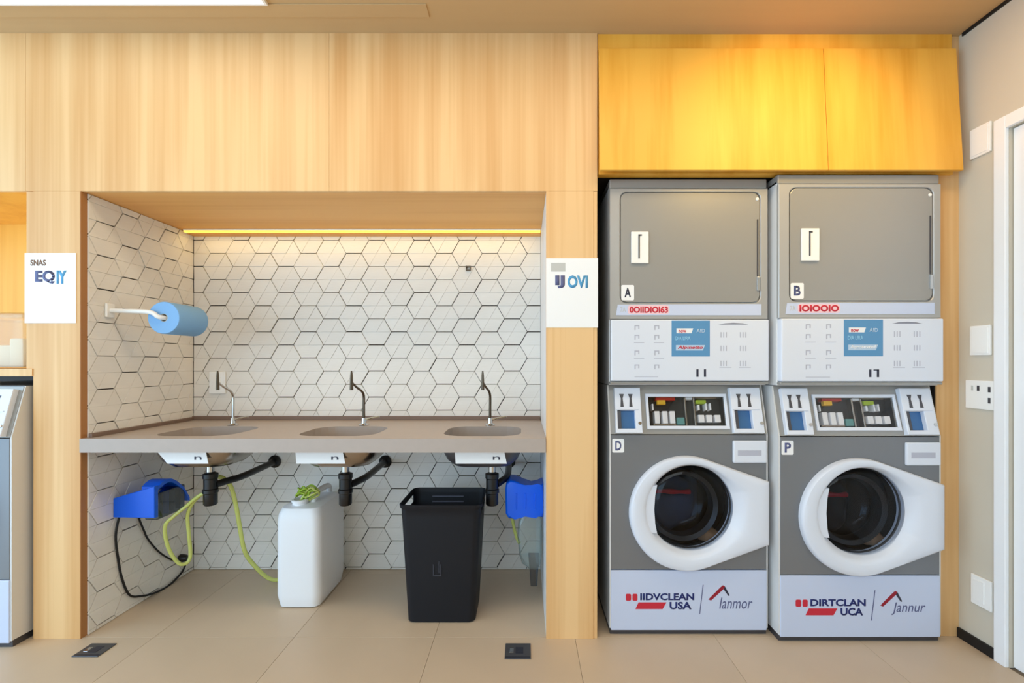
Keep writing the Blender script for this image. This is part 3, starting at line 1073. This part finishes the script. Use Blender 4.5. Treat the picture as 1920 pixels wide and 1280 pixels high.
# ------------------------------------------------------------------ floor boxes
for k, (xa, xb, ya, yb, lb) in enumerate(((fx(948, -0.036), fx(995, -0.036), -0.139, -0.036, 'grey metal floor box in front of the right pillar'), (-1.835, -1.728, -0.125, -0.036, 'grey metal floor box in front of the left pillar'))):
    t = thing('floor_box', lb, 'floor box', ((xa + xb) / 2, (ya + yb) / 2, 0))
    hx, hy = (xb - xa) / 2, (yb - ya) / 2
    b2 = B()
    box(b2, -hx, hx, -hy, hy, 0, 0.004, 0.0015)
    obj('lid', b2, 'floor_box', t)
    obj('flap', box(B(), -0.01, 0.022, -0.02, 0.022, 0.004, 0.0052), 'floor_box_dark', t)
    obj('latch', box(B(), -0.035, -0.018, -0.014, 0.014, 0.004, 0.006, 0.001), 'chrome', t)
    obj('seam', box(B(), -hx + 0.004, hx - 0.004, -hy + 0.001, -hy + 0.014, 0.004, 0.0046), 'floor_box_dark', t)

# ------------------------------------------------------------------ paper signs on the pillars
s1 = thing('paper_sign', 'white paper notice with dark and blue heading on the left wood pillar', 'sign', (fx(95), -0.0005, fz(540)))
hw, hh = 48 / 434, 65.5 / 434
obj('sheet', box(B(), -hw, hw, -0.0015, 0, -hh, hh), 'paper', s1)
q = lambda px, py: ((px - 95) / 434, (540 - py) / 434)
text('lettering', 'SNAS', *(q(58, 0)[0], q(87, 0)[0]), q(0, 498)[1], q(0, 487)[1], -0.0015, 'ink_brown', s1, 0.03)
text('heading', 'EQ', q(67, 0)[0], q(104, 0)[0], q(0, 532)[1], q(0, 507)[1], -0.0015, 'ink_slate', s1, 0.045)
text('heading', 'IY', q(107, 0)[0], q(126, 0)[0], q(0, 532)[1], q(0, 507)[1], -0.0015, 'ink_blue', s1, 0.05)
s2 = thing('paper_sign', 'white paper notice with pale blue heading on the right wood pillar', 'sign', (fx(1072.5), -0.0005, fz(549)))
hw, hh = 48.5 / 434, 65 / 434
obj('sheet', box(B(), -hw, hw, -0.0015, 0, -hh, hh), 'paper', s2)
q = lambda px, py: ((px - 1072.5) / 434, (549 - py) / 434)
obj('grey_tag', box(B(), q(1033, 0)[0], q(1060, 0)[0], -0.002, -0.0014, q(0, 509)[1], q(0, 493)[1]), 'tag_grey', s2)
text('heading', 'IJ', q(1041, 0)[0], q(1059, 0)[0], q(0, 540)[1], q(0, 516)[1], -0.0015, 'ink_slate', s2, 0.05)
text('heading', 'OVI', q(1064, 0)[0], q(1102, 0)[0], q(0, 540)[1], q(0, 516)[1], -0.0015, 'ink_blue', s2, 0.045)

# ------------------------------------------------------------------ upper cabinet above the machines
uc = thing('wall_cabinet', 'wide honey wood flap-front cabinet above the two machine stacks', 'cabinet', (fx(1121), 0, fz(327)))
cw = fx(1789) - fx(1121)
chh = fz(92) - fz(325)
xs = fx(1540) - fx(1121)
obj('body', box(B(), 0.004, cw, 0.006, 0.045, 0.004, chh), 'wood_gold', uc)
for a, b in ((0.002, xs - 0.001), (xs + 0.001, cw - 0.004)):
    b2 = B()
    box(b2, a, b, -0.018, 0.0, 0, chh - 0.002, 0.0008, 1)
    for v in b2.verts:                     # the flap hangs a little open: its foot leans out
        v.co.y -= 0.034 * (1 - v.co.z / chh)
        v.co.y += 0.004
    obj('door', b2, 'wood_gold', uc)


# ------------------------------------------------------------------ washers and dryers
def lx1(px):
    return (px - 1143) / 427.6


def lz1(py):
    return CAMZ + (681 - py) / 427.6


MW = 0.694
WT = 1.095
SL = math.atan2(0.055, 0.212)          # slope of the washer's control fascia
SROT = (-SL, 0, 0)
SLOC = (0, 0.0, 0.880)
SLEN = 0.217


def hw_(py):
    return (815 - py) * 0.002385


def washer(loc, label, letter, brand, second, logo, group, flip=False):
    t = thing('washer', label, 'washer', loc, 0, group)
    prof = [(0.002, 0.03), (0.002, 0.878), (0.058, 1.092), (0.70, 1.092), (0.70, 0.03)]
    for a, b in ((0.0, 0.006), (MW - 0.006, MW)):
        obj('side_panel', prism(B(), prof, a, b, 'x'), 'side', t)
    bm = B()
    box(bm, 0.006, MW - 0.006, 0.06, 0.70, WT - 0.012, WT - 0.001)
    box(bm, 0.006, MW - 0.006, 0.68, 0.70, 0.03, WT - 0.012)
    obj('shell', bm, 'dark_grey', t)
    bm = B()
    box(bm, 0.004, MW - 0.004, 0.01, 0.69, 0.0, 0.03)
    obj('plinth', bm, 'steel_dark', t)
    # front panel with the porthole opening
    cx, cz, r = 0.357, 0.556, 0.186
    circ = [(cx + (r + 0.02) * math.cos(2 * PI * k / 64), cz + (r + 0.02) * math.sin(2 * PI * k / 64)) for k in range(64)]
    bm = B()
    ringplate(bm, [(0.006, 0.287), (MW - 0.006, 0.287), (MW - 0.006, 0.876), (0.006, 0.876)], circ, 0.0, 0.02, 'y', (cx, cz), 64, 0.002)
    obj('front_panel', bm, 'dark_grey', t)
    # door: round on the left, drawn out to a flat hinge end at the right
    oc, orad = (0.332, 0.538), 0.249
    out = []
    tip = [(MW - 0.004, 0.402), (MW - 0.004, 0.676)]

    def tangent(p, up):
        d = Vector(p) - Vector(oc)
        L = d.length
        a = math.atan2(d.y, d.x) + (1 if up else -1) * math.acos(orad / L)
        return a % (2 * PI)
    aU, aL = tangent(tip[1], True), tangent(tip[0], False)
    k = 60
    span = (aL - aU) % (2 * PI)
    for i in range(k + 1):
        a = aU + span * i / k
        out.append((oc[0] + orad * math.cos(a), oc[1] + orad * math.sin(a)))
    out += tip
    inn = [(cx + r * math.cos(2 * PI * i / 96), cz + r * math.sin(2 * PI * i / 96)) for i in range(96)]
    A = angles((cx, cz), [tip], 96)
    o_, i_ = polar((cx, cz), A, out), polar((cx, cz), A, inn)
    rings = []
    for f_, y in ((1.0, -0.001), (1.0, -0.016), (0.97, -0.026), (0.90, -0.032), (0.72, -0.034), (0.40, -0.033), (0.26, -0.028), (0.14, -0.014), (0.03, 0.0), (0.0, 0.004), (0.0, 0.05)):
        rings.append([(b[0] + (a[0] - b[0]) * f_, y, b[1] + (a[1] - b[1]) * f_) for a, b in zip(o_, i_)])
    bm = B()
    loft(bm, rings)
    dr = obj('door', bm, 'machine_white', t, True)
    # latch plate covering the left of the glass
    lp = []
    for i in range(13):
        a = math.radians(152 + 56 * i / 12)
        lp.append((cx + (r + 0.03) * math.cos(a), cz + (r + 0.03) * math.sin(a)))
    xr = cx - r + 0.027
    lp += [(xr + 0.006, cz - 0.105), (xr - 0.004, cz - 0.06), (xr - 0.008, cz), (xr - 0.004, cz + 0.06), (xr + 0.006, cz + 0.105)]
    obj('latch', prism(B(), lp, -0.021, -0.004, 'y', 0.003), 'machine_white', dr)
    # glass bowl, gasket, drum
    bm = B()
    prof = [(0.186, 0.0), (0.175, -0.012), (0.14, -0.022), (0.09, -0.028), (0.04, -0.030), (0.002, -0.030)]
    lathe(bm, prof, 64, (cx, 0.012, cz), 'y')
    obj('door_glass', bm, 'glass', t, True)
    bm = B()
    prof = [(0.150, 0.0), (0.144, 0.04), (0.132, 0.075), (0.11, 0.095), (0.07, 0.105), (0.002, 0.108)]
    lathe(bm, prof, 48, (cx - 0.024, 0.03, cz), 'y')
    obj('glass_bowl', bm, 'glass', t, True)
    bm = B()
    lathe(bm, [(0.154, 0.0), (0.154, 0.03), (0.148, 0.07), (0.138, 0.075), (0.128, 0.05), (0.136, 0.01), (0.154, 0.0)], 48, (cx - 0.024, 0.026, cz), 'y')
    obj('bowl_rim', bm, 'black_plastic', t, True)
    bm = B()
    prof = [(0.190, 0.0), (0.182, 0.004), (0.181, 0.010), (0.19, 0.016), (0.203, 0.024), (0.208, 0.05), (0.204, 0.07), (0.206, 0.1)]
    lathe(bm, prof, 48, (cx, 0.022, cz), 'y')
    obj('gasket', bm, 'black', t, True)
    bm = B()
    prof = [(0.20, 0.122), (0.24, 0.14), (0.25, 0.16), (0.25, 0.55), (0.23, 0.58), (0.002, 0.58)]
    lathe(bm, prof, 48, (cx, 0.0, cz), 'y')
    obj('drum', bm, 'drum', t, True)
    # white kick panel with logos
    kp = obj('kick_panel', box(B(), 0.006, MW - 0.006, -0.003, 0.02, 0.022, 0.284, 0.003), 'lavender', t)
    yk = -0.003
    X = lx1
    Z = lz1
    for a in ((1173, 1183), (1185.5, 1195)):
        obj('logo_block', prism(B(), rrect(X(a[0]), X(a[1]), Z(1125), Z(1112), 0.006, 3), yk - 0.0008, yk), 'ink_red', kp)
    text('brand_lettering', brand, X(1200), X(1301), Z(1124), Z(1111), yk, 'ink_navy', kp, 0.035)
    bm = B()
    prism(bm, [(X(1191), Z(1140.5)), (X(1242), Z(1140.5)), (X(1249), Z(1128)), (X(1197), Z(1128))], yk - 0.0008, yk)
    obj('logo_bar', bm, 'ink_red', kp)
    text('brand_lettering', second, X(1255), X(1296), Z(1141), Z(1127), yk, 'ink_navy', kp, 0.035)
    bm = B()
    prism(bm, [(X(1310.5), Z(1150)), (X(1312), Z(1150)), (X(1318.5), Z(1095)), (X(1317), Z(1095))], yk - 0.0006, yk)
    obj('logo_divider', bm, 'ink_slate', kp)
    bm = B()
    prism(bm, [(X(1327.5), Z(1122.5)), (X(1332.5), Z(1124.5)), (X(1355.5), Z(1103.5)), (X(1358.5), Z(1098)), (X(1355), Z(1096)), (X(1351), Z(1099))], yk - 0.0008, yk)
    obj('logo_roof', bm, 'ink_crimson', kp)
    bm = B()
    prism(bm, [(X(1356), Z(1103.5)), (X(1365), Z(1116)), (X(1367.5), Z(1115)), (X(1358.5), Z(1098))], yk - 0.0008, yk)
    obj('logo_roof', bm, 'ink_dark', kp)
    text('logo_lettering', logo, X(1348), X(1410), Z(1140), Z(1117 if logo[0] == 'J' else 1119), yk, 'ink_slate', kp, 0.0, 0.25)
    # letter sticker
    st = obj('sticker', prism(B(), rrect(X(1148), X(1170), Z(848), Z(822), 0.006, 3), -0.0012, 0.0), 'paper', t)
    text('letter', letter, X(1153.5), X(1165), Z(844), Z(826), -0.0012, 'ink_slate', st, 0.03)
    # detergent drawer
    dd = obj('detergent_drawer', box(B(), X(1373), X(1436), -0.012, 0.004, Z(867), Z(825), 0.006), 'machine_white', t)
    obj('finger_slot', box(B(), X(1381), X(1425), -0.0128, -0.011, Z(853), Z(843), 0.002), 'ink_grey', dd)
    # sloped control fascia with its coin window
    fo = [(0.006, 0.0), (MW - 0.006, 0.0), (MW - 0.006, SLEN), (0.006, SLEN)]
    wi = [(X(1219), hw_(800)), (X(1363), hw_(800)), (X(1363), hw_(746)), (X(1219), hw_(746))]
    wo = [(X(1214), hw_(806)), (X(1369), hw_(806)), (X(1368), hw_(740)), (X(1214), hw_(740))]
    obj('control_fascia', ringplate(B(), fo, wi, 0.0, 0.008, 'y'), 'grey', t, loc=SLOC, rot=SROT)
    fr = obj('coin_window_frame', ringplate(B(), wo, wi, -0.008, 0.0, 'y', bev=0.002), 'machine_white', t, loc=SLOC, rot=SROT)
    bm = B()
    x0, x1, z0, z1 = wi[0][0], wi[1][0], wi[0][1], wi[2][1]
    for a in ((x0, x1, 0.045, 0.048, z0, z1), (x0 - 0.003, x0, 0.008, 0.048, z0, z1), (x1, x1 + 0.003, 0.008, 0.048, z0, z1), (x0, x1, 0.008, 0.048, z0 - 0.003, z0), (x0, x1, 0.008, 0.048, z1, z1 + 0.003)):
        box(bm, *a)
    cm = obj('coin_mechanism', bm, 'black_plastic', t, loc=SLOC, rot=SROT)
    H = lambda a, b, c, d: (X(a), X(b), hw_(d), hw_(c))

    def bit(nm, px0, px1, py0, py1, m, ya=0.008, yb=0.045):
        a, b, c, d = H(px0, px1, py0, py1)
        obj(nm, box(B(), a, b, ya, yb, c, d, 0.001, 1), m, cm)
    bit('red_plate', 1236, 1273, 745, 751, 'red', 0.012)
    bit('yellow_label', 1238, 1254, 751, 759, 'yellow', 0.011, 0.03)
    for a in (1231, 1246, 1260):
        bit('coin_chute', a, a + 9.5, 772, 795, 'chip')
    bit('chute_tray', 1228, 1272, 795, 798, 'steel', 0.014)
    bit('teal_block', 1273, 1287, 784, 797, 'teal')
    bit('divider', 1290, 1293, 745, 799, 'steel', 0.012)
    bit('divider', 1307, 1310, 745, 799, 'steel', 0.012)
    bit('coin_slot_cap', 1293, 1306, 745, 750, 'chip', 0.012)
    bit('top_rail', 1312, 1352, 744, 748, 'steel', 0.012)
    bit('lime_label', 1312, 1331, 751, 758, 'lime')
    bit('lever', 1314, 1318, 760, 770, 'chip')
    bit('lever', 1329, 1332, 757, 770, 'chip')
    bit('lever', 1337, 1340, 757, 770, 'chip')
    for a in (1314, 1329, 1345):
        bit('price_tag', a, a + 11, 779, 793, 'chip')
    bit('screw_plate', 1227, 1230, 758, 770, 'chip')
    gl = box(B(), x0, x1, -0.002, -0.0005, z0, z1)
    obj('window_pane', gl, 'window', t, loc=SLOC, rot=SROT)
    for side, (pa, pb) in enumerate(((1154, 1203), (1373, 1430))):
        u0, u1 = X(pa), X(pb)
        ha, hb = (X(1158), X(1191)) if side == 0 else (X(1378), X(1410))
        za, zb = hw_(806), hw_(772)
        bm = B()
        ringplate(bm, [(u0, 0.003), (u1, 0.003), (u1, 0.203), (u0, 0.203)], [(ha, za), (hb, za), (hb, zb), (ha, zb)], -0.022, 0.0, 'y', bev=0.002)
        cb = obj('coin_box', bm, 'machine_white', t, loc=SLOC, rot=SROT)
        bm = B()
        prism(bm, [(ha, za), (hb, za), (hb, zb), (ha, zb)], -0.001, 0.0)
        obj('coin_cup', bm, 'cup_blue', cb)
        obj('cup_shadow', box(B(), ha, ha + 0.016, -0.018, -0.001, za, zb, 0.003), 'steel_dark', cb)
        obj('ledge', box(B(), u0 + 0.004, u1 - 0.012, -0.026, -0.020, zb + 0.002, zb + 0.006, 0.001), 'machine_white', cb)
        for q in (0.26, 0.60):
            s_ = u0 + (u1 - u0) * q
            bm = B()
            prism(bm, [(s_ - 0.006, hw_(766)), (s_ + 0.008, hw_(766)), (s_ + 0.005, hw_(750)), (s_ + 0.011, hw_(742)), (s_ - 0.009, hw_(742)), (s_ - 0.003, hw_(750))], -0.0235, -0.0215)
            obj('coin_slot', bm, 'steel_dark', cb)
        obj('lock', lathe(B(), [(0, -0.026), (0.007, -0.026), (0.008, -0.021)], 16, (u1 - 0.010, 0, 0.045), 'y'), 'chrome', cb, True)
    if flip:                               # door hung on the other side
        for o in t.children:
            if o.name.split('.')[0] in ('front_panel', 'door', 'door_glass', 'glass_bowl', 'bowl_rim', 'gasket', 'drum', 'detergent_drawer'):
                for me in [o.data] + [c.data for c in o.children]:
                    for v in me.vertices:
                        v.co.x = MW - v.co.x
                    me.flip_normals()
    return t


def dryer(loc, label, letter, strip, second, group):
    t = thing('dryer', label, 'dryer', (loc[0], loc[1], WT), 0, group)
    X = lx1
    Z = lambda py: lz1(py) - WT
    obj('body', box(B(), 0.0, MW, 0.016, 0.70, 0.0, Z(345), 0.003), 'side', t)
    bm = B()
    box(bm, 0.0, MW, 0.008, 0.70, Z(352), Z(334), 0.006)
    obj('top_cap', bm, 'grey', t)
    dp = rrect(X(1164), X(1424), Z(566), Z(361), 0.028, 6)
    bm = B()
    ringplate(bm, [(0.0, Z(598)), (MW, Z(598)), (MW, Z(353)), (0.0, Z(353))], rrect(X(1162.5), X(1426), Z(568), Z(359.5), 0.030, 6), 0.0, 0.016, 'y', bev=0.003, n=24)
    obj('front_frame', bm, 'grey_frame', t)
    dr = obj('door', prism(B(), dp, 0.002, 0.014, 'y', 0.003), 'grey', t)
    hp = obj('handle_plate', box(B(), X(1183), X(1215.5), -0.008, 0.001, Z(494), Z(435), 0.002), 'plate', t, label='white handle plate')
    bm = B()
    box(bm, X(1196), X(1198.5), -0.011, -0.008, Z(485), Z(441), 0.0006, 1)
    box(bm, X(1196), X(1202.5), -0.011, -0.008, Z(443), Z(440.5), 0.0006, 1)
    obj('grip_slot', bm, 'steel_dark', hp)
    obj('hinge_pin', box(B(), X(1419.5), X(1421.5), -0.001, 0.0025, Z(518), Z(411)), 'steel_dark', dr)
    obj('hinge', box(B(), X(1419), X(1425), -0.003, 0.003, Z(545), Z(519), 0.001), 'chrome', dr)
    obj('screw', lathe(B(), [(0, -0.002), (0.006, -0.0015), (0.007, 0.002)], 14, (X(1420), 0, Z(373)), 'y'), 'plate', dr, True)
    st = obj('sticker', prism(B(), rrect(X(1165), X(1189), Z(563), Z(534), 0.006, 3), 0.0006, 0.002), 'paper', t)
    text('letter', letter, X(1171), X(1183), Z(557), Z(539), 0.0006, 'ink_dark' if letter == 'A' else 'ink_slate', st, 0.03)
    sb = obj('name_strip', prism(B(), [(X(1155), Z(591)), (X(1427), Z(591)), (X(1427), Z(570)), (X(1158), Z(571))], -0.0025, 0.0), 'lavender', t)
    obj('red_ground', prism(B(), rrect(X(1177), X(1254), Z(589), Z(572), 0.012, 4), -0.0031, -0.0025), mat('pale_pink_print', (246, 206, 214), 0.6), sb)
    text('lettering', strip, X(1180), X(1252), Z(586.5), Z(574.5), -0.0031, 'ink_red', sb, 0.04)
    text('lettering', '7A', X(1163), X(1173), Z(585), Z(576), -0.0025, 'tag_grey', sb)
    # white control panel
    cp = obj('control_panel', box(B(), 0.003, MW - 0.003, -0.016, 0.03, Z(714), Z(599.5), 0.005), 'machine_white', t)
    yk = -0.016
    obj('blue_label', box(B(), X(1257), X(1328), yk - 0.0008, yk, Z(668), Z(601.5)), 'panel_blue', cp)
    yl = yk - 0.0008
    bm = B()
    prism(bm, [(X(1266), Z(625)), (X(1294), Z(625)), (X(1297), Z(616)), (X(1266), Z(616))], yl - 0.0004, yl)
    obj('label_print', bm, 'ink_white', cp)
    text('lettering', 'now', X(1270), X(1284), Z(624.2), Z(619), yl - 0.0004, 'ink_red', cp, 0.02)
    text('lettering', 'AID', X(1303), X(1319), Z(624), Z(617), yl, 'ink_paleblue2', cp, 0.02)
    text('lettering', 'DIA LIRA', X(1264), X(1292), Z(638), Z(631), yl, 'ink_pale_blue', cp, 0.02)
    bm = B()
    prism(bm, [(X(1265), Z(657)), (X(1315), Z(657)), (X(1319), Z(647)), (X(1265), Z(647))], yl - 0.0003, yl)
    obj('label_print', bm, 'ink_paleblue2', cp)
    text('lettering', second, X(1268), X(1315), Z(656), Z(648), yl - 0.0003, 'ink_red' if letter == 'A' else 'ink_white', cp, 0.02, 0.2)
    for px in (1188, 1225):
        for py in (610, 628, 657, 683):
            bm = B()
            prism(bm, [(X(px), Z(py)), (X(px + 9), Z(py)), (X(px + 9), Z(py + 7)), (X(px + 7), Z(py + 7)), (X(px + 7), Z(py + 2)), (X(px + 2), Z(py + 2)), (X(px + 2), Z(py + 9)), (X(px), Z(py + 9))], yl, yk)
            obj('icon', bm, 'ink_grey', cp)
        for py in (642, 671):
            obj('icon_line', box(B(), X(px - 1), X(px + 18), yl, yk, Z(py + 1), Z(py)), 'ink_grey', cp)
    for px in (1348, 1384):
        for py in (623, 648, 676):
            bm = B()
            for q in (0, 5, 10):
                box(bm, X(px + q), X(px + q + 1.6), yl, yk, Z(py + 10), Z(py))
            obj('icon', bm, 'ink_grey', cp)
        obj('icon_line', box(B(), X(px - 2), X(px + 20), yl, yk, Z(689), Z(688)), 'ink_grey', cp)
    obj('icon_line', box(B(), X(1188), X(1232), yl, yk, Z(706.5), Z(705.5)), 'ink_grey', cp)
    bm = B()
    prism(bm, [(X(1344), Z(609)), (X(1400), Z(609)), (X(1388), Z(606.5)), (X(1372), Z(605.5)), (X(1356), Z(606.5))], yl, yk)
    obj('arc_print', bm, mat('arc_ink', (140, 142, 156), 0.6), cp)
    bm = B()
    for px in (1303, 1317):
        box(bm, X(px), X(px + 4), yl, yk, Z(706), Z(692))
    if letter != 'A':
        box(bm, X(1311), X(1321), yl, yk, Z(694), Z(692))
    obj('bar_print', bm, 'ink_dark', cp)
    bm = B()
    box(bm, 0.001, MW - 0.001, -0.010, 0.03, 0.004, Z(715), 0.004)
    obj('base_trim', bm, 'grey', t)
    return t


L1, L2 = (0.374, 0.029, 0.0), (1.088, -0.021, 0.0)
washer(L1, 'front-loading washer with D sticker at the bottom of the stack beside the pillar', 'D', 'IIDVCLEAN', 'USA', 'Ianmor', 'front-loading washers')
washer(L2, 'front-loading washer with P sticker at the bottom of the stack beside the right wall', 'P', 'DIRTCLAN', 'UCA', 'Jannur', 'front-loading washers')
washer((-2.838, -0.066, 0.0), 'washer cut by the left edge of the photo, pale side panel showing', 'F', 'IIDVCLEAN', 'USA', 'Ianmor', 'front-loading washers', True)
dryer(L1, 'grey tumble dryer with A sticker on top of the stack beside the pillar', 'A', '0OIIDIOI63', 'Alpinetto', 'stacked dryers')
dryer(L2, 'grey tumble dryer with blue B sticker on top of stack beside the right wall', 'B', 'IOIOOIO', 'Agrotexteil', 'stacked dryers')

# laundry inside the two drums, with reflections of the door glass modelled in
for k, (L, lb) in enumerate(((L1, 'laundry in grey-blue reflection tone and a modelled red door reflection in the washer beside the pillar'), (L2, 'dark laundry and a modelled red door reflection in the washer beside the right wall'))):
    t = thing('laundry', lb, 'laundry', (L[0] + 0.357, L[1] + 0.315, 0.315))
    rng = random.Random(k + 3)
    b2 = B()
    bmesh.ops.create_icosphere(b2, subdivisions=4, radius=1.0)
    for v in b2.verts:
        n = 1 + 0.10 * math.sin(5 * v.co.x + k) * math.cos(4 * v.co.z) + 0.07 * math.sin(9 * v.co.y + 3 * v.co.x)
        v.co = Vector((v.co.x * 0.165 * n - 0.02, v.co.y * 0.115 * n, v.co.z * 0.165 * n + 0.20))
    obj('dark_cloth', b2, 'reflection_grey' if k == 0 else 'cloth_dark', t, True)  # slate tone paints in the grey-blue reflection of the door glass
    b2 = B()
    tube(b2, smooth_path([(-0.15, -0.13, 0.262), (-0.08, -0.142, 0.268), (0.0, -0.14, 0.264), (0.06, -0.13, 0.262)], 5), [0.011 + 0.002 * math.sin(i) for i in range(16)], 8)
    obj('red_reflection', b2, 'reflection_red', t, True)  # strip models a red reflection seen in the door glass
    b2 = B()
    bmesh.ops.create_icosphere(b2, subdivisions=3, radius=1.0)
    for v in b2.verts:
        n = 1 + 0.15 * math.sin(6 * v.co.x) * math.cos(5 * v.co.y + k)
        v.co = Vector((v.co.x * 0.05 * n + 0.112, v.co.y * 0.03 * n - 0.225, v.co.z * 0.032 * n + 0.092))
    obj('tan_cloth', b2, 'cloth_tan', t, True)

# ------------------------------------------------------------------ plates on the right wall


def rwall(px, py):
    y = XR * F / (px - CX) - 2
    return y, fz(py, y)


for lb, (xa, xb), (za, zb), kind in (
        ('blank white plate highest on the right wall beside the door', (1822, 1861), (236, 292), 'blank'),
        ('blank white plate at mid height on the right wall above the socket plate', (1822, 1861), (610, 666), 'blank'),
        ('wide white plate with dark slots on the right wall touching the door casing', (1814, 1871), (713, 767), 'slots'),
        ('white framed plate low on the right wall near the floor', (1824, 1863), (1082, 1138), 'frame')):
    ya, yb = rwall(xa, 0)[0], rwall(xb, 0)[0]
    ym = (ya + yb) / 2
    z1, z0 = fz(za, ym), fz(zb, ym)
    t = thing('wall_plate', lb, 'wall plate', (XR, ym, (z0 + z1) / 2), 0, 'plates on the right wall')
    hy, hz = (ya - yb) / 2, (z1 - z0) / 2
    obj('cover', box(B(), -0.010, 0, -hy, hy, -hz, hz, 0.003), 'plate', t)
    if kind == 'blank':
        obj('insert', box(B(), -0.012, -0.009, -hy * 0.8, hy * 0.8, -hz * 0.85, hz * 0.85, 0.002), 'plate', t)
    if kind == 'slots':
        for (u, v) in ((-0.62, 0.4), (-0.62, -0.35), (0.1, 0.45)):
            obj('slot', box(B(), -0.0112, -0.009, hy * u - 0.005, hy * u + 0.005, hz * v - 0.011, hz * v + 0.011), 'steel_dark', t)
        obj('slot', box(B(), -0.0112, -0.009, hy * 0.5 - 0.004, hy * 0.5 + 0.004, hz * 0.45 - 0.01, hz * 0.45 + 0.01), 'tag_grey', t)
    if kind == 'frame':
        obj('insert', box(B(), -0.0125, -0.009, -hy * 0.35, hy * 0.75, -hz * 0.72, hz * 0.72, 0.002), 'plate', t)

# ------------------------------------------------------------------ box in the shelf niche at the left edge
zs = fz(691)
bx = thing('storage_box', 'clear plastic storage box in the wood shelf niche at the left edge', 'box', (-2.36, 0.16, zs))
hw, hd, hh = 0.17, 0.13, 0.235
b2 = B()
loft(b2, [br(hw - 0.02, hd - 0.02, 0.03, 0.0), br(hw - 0.012, hd - 0.012, 0.03, 0.004), br(hw, hd, 0.03, hh), br(hw - 0.003, hd - 0.003, 0.028, hh), br(hw - 0.015, hd - 0.015, 0.028, 0.007)], True, True)
obj('tub', b2, 'clear_box', bx, True)
b2 = B()
loft(b2, [br(hw + 0.006, hd + 0.006, 0.032, hh - 0.012), br(hw + 0.006, hd + 0.006, 0.032, hh + 0.006), br(hw - 0.01, hd - 0.01, 0.03, hh + 0.012)], False, True)
obj('lid', b2, 'clear_box', bx, True)
for k, (dx, dy, w2, h2, lb) in enumerate(((0.055, -0.03, 0.035, 0.13, 'white packet in the middle of the clear storage box'), (0.115, -0.01, 0.018, 0.17, 'narrow white packet against the right end of the clear storage box'), (-0.05, 0.0, 0.05, 0.10, 'white packet at the left end of the clear storage box'))):
    o = obj('packet', box(B(), -w2, w2, -0.03, 0.03, 0, h2, 0.01, 3), 'paper', None, True, (-2.36 + dx, 0.16 + dy, zs + 0.0075))
    tag(o, lb, 'packet', 'packets in the storage box')
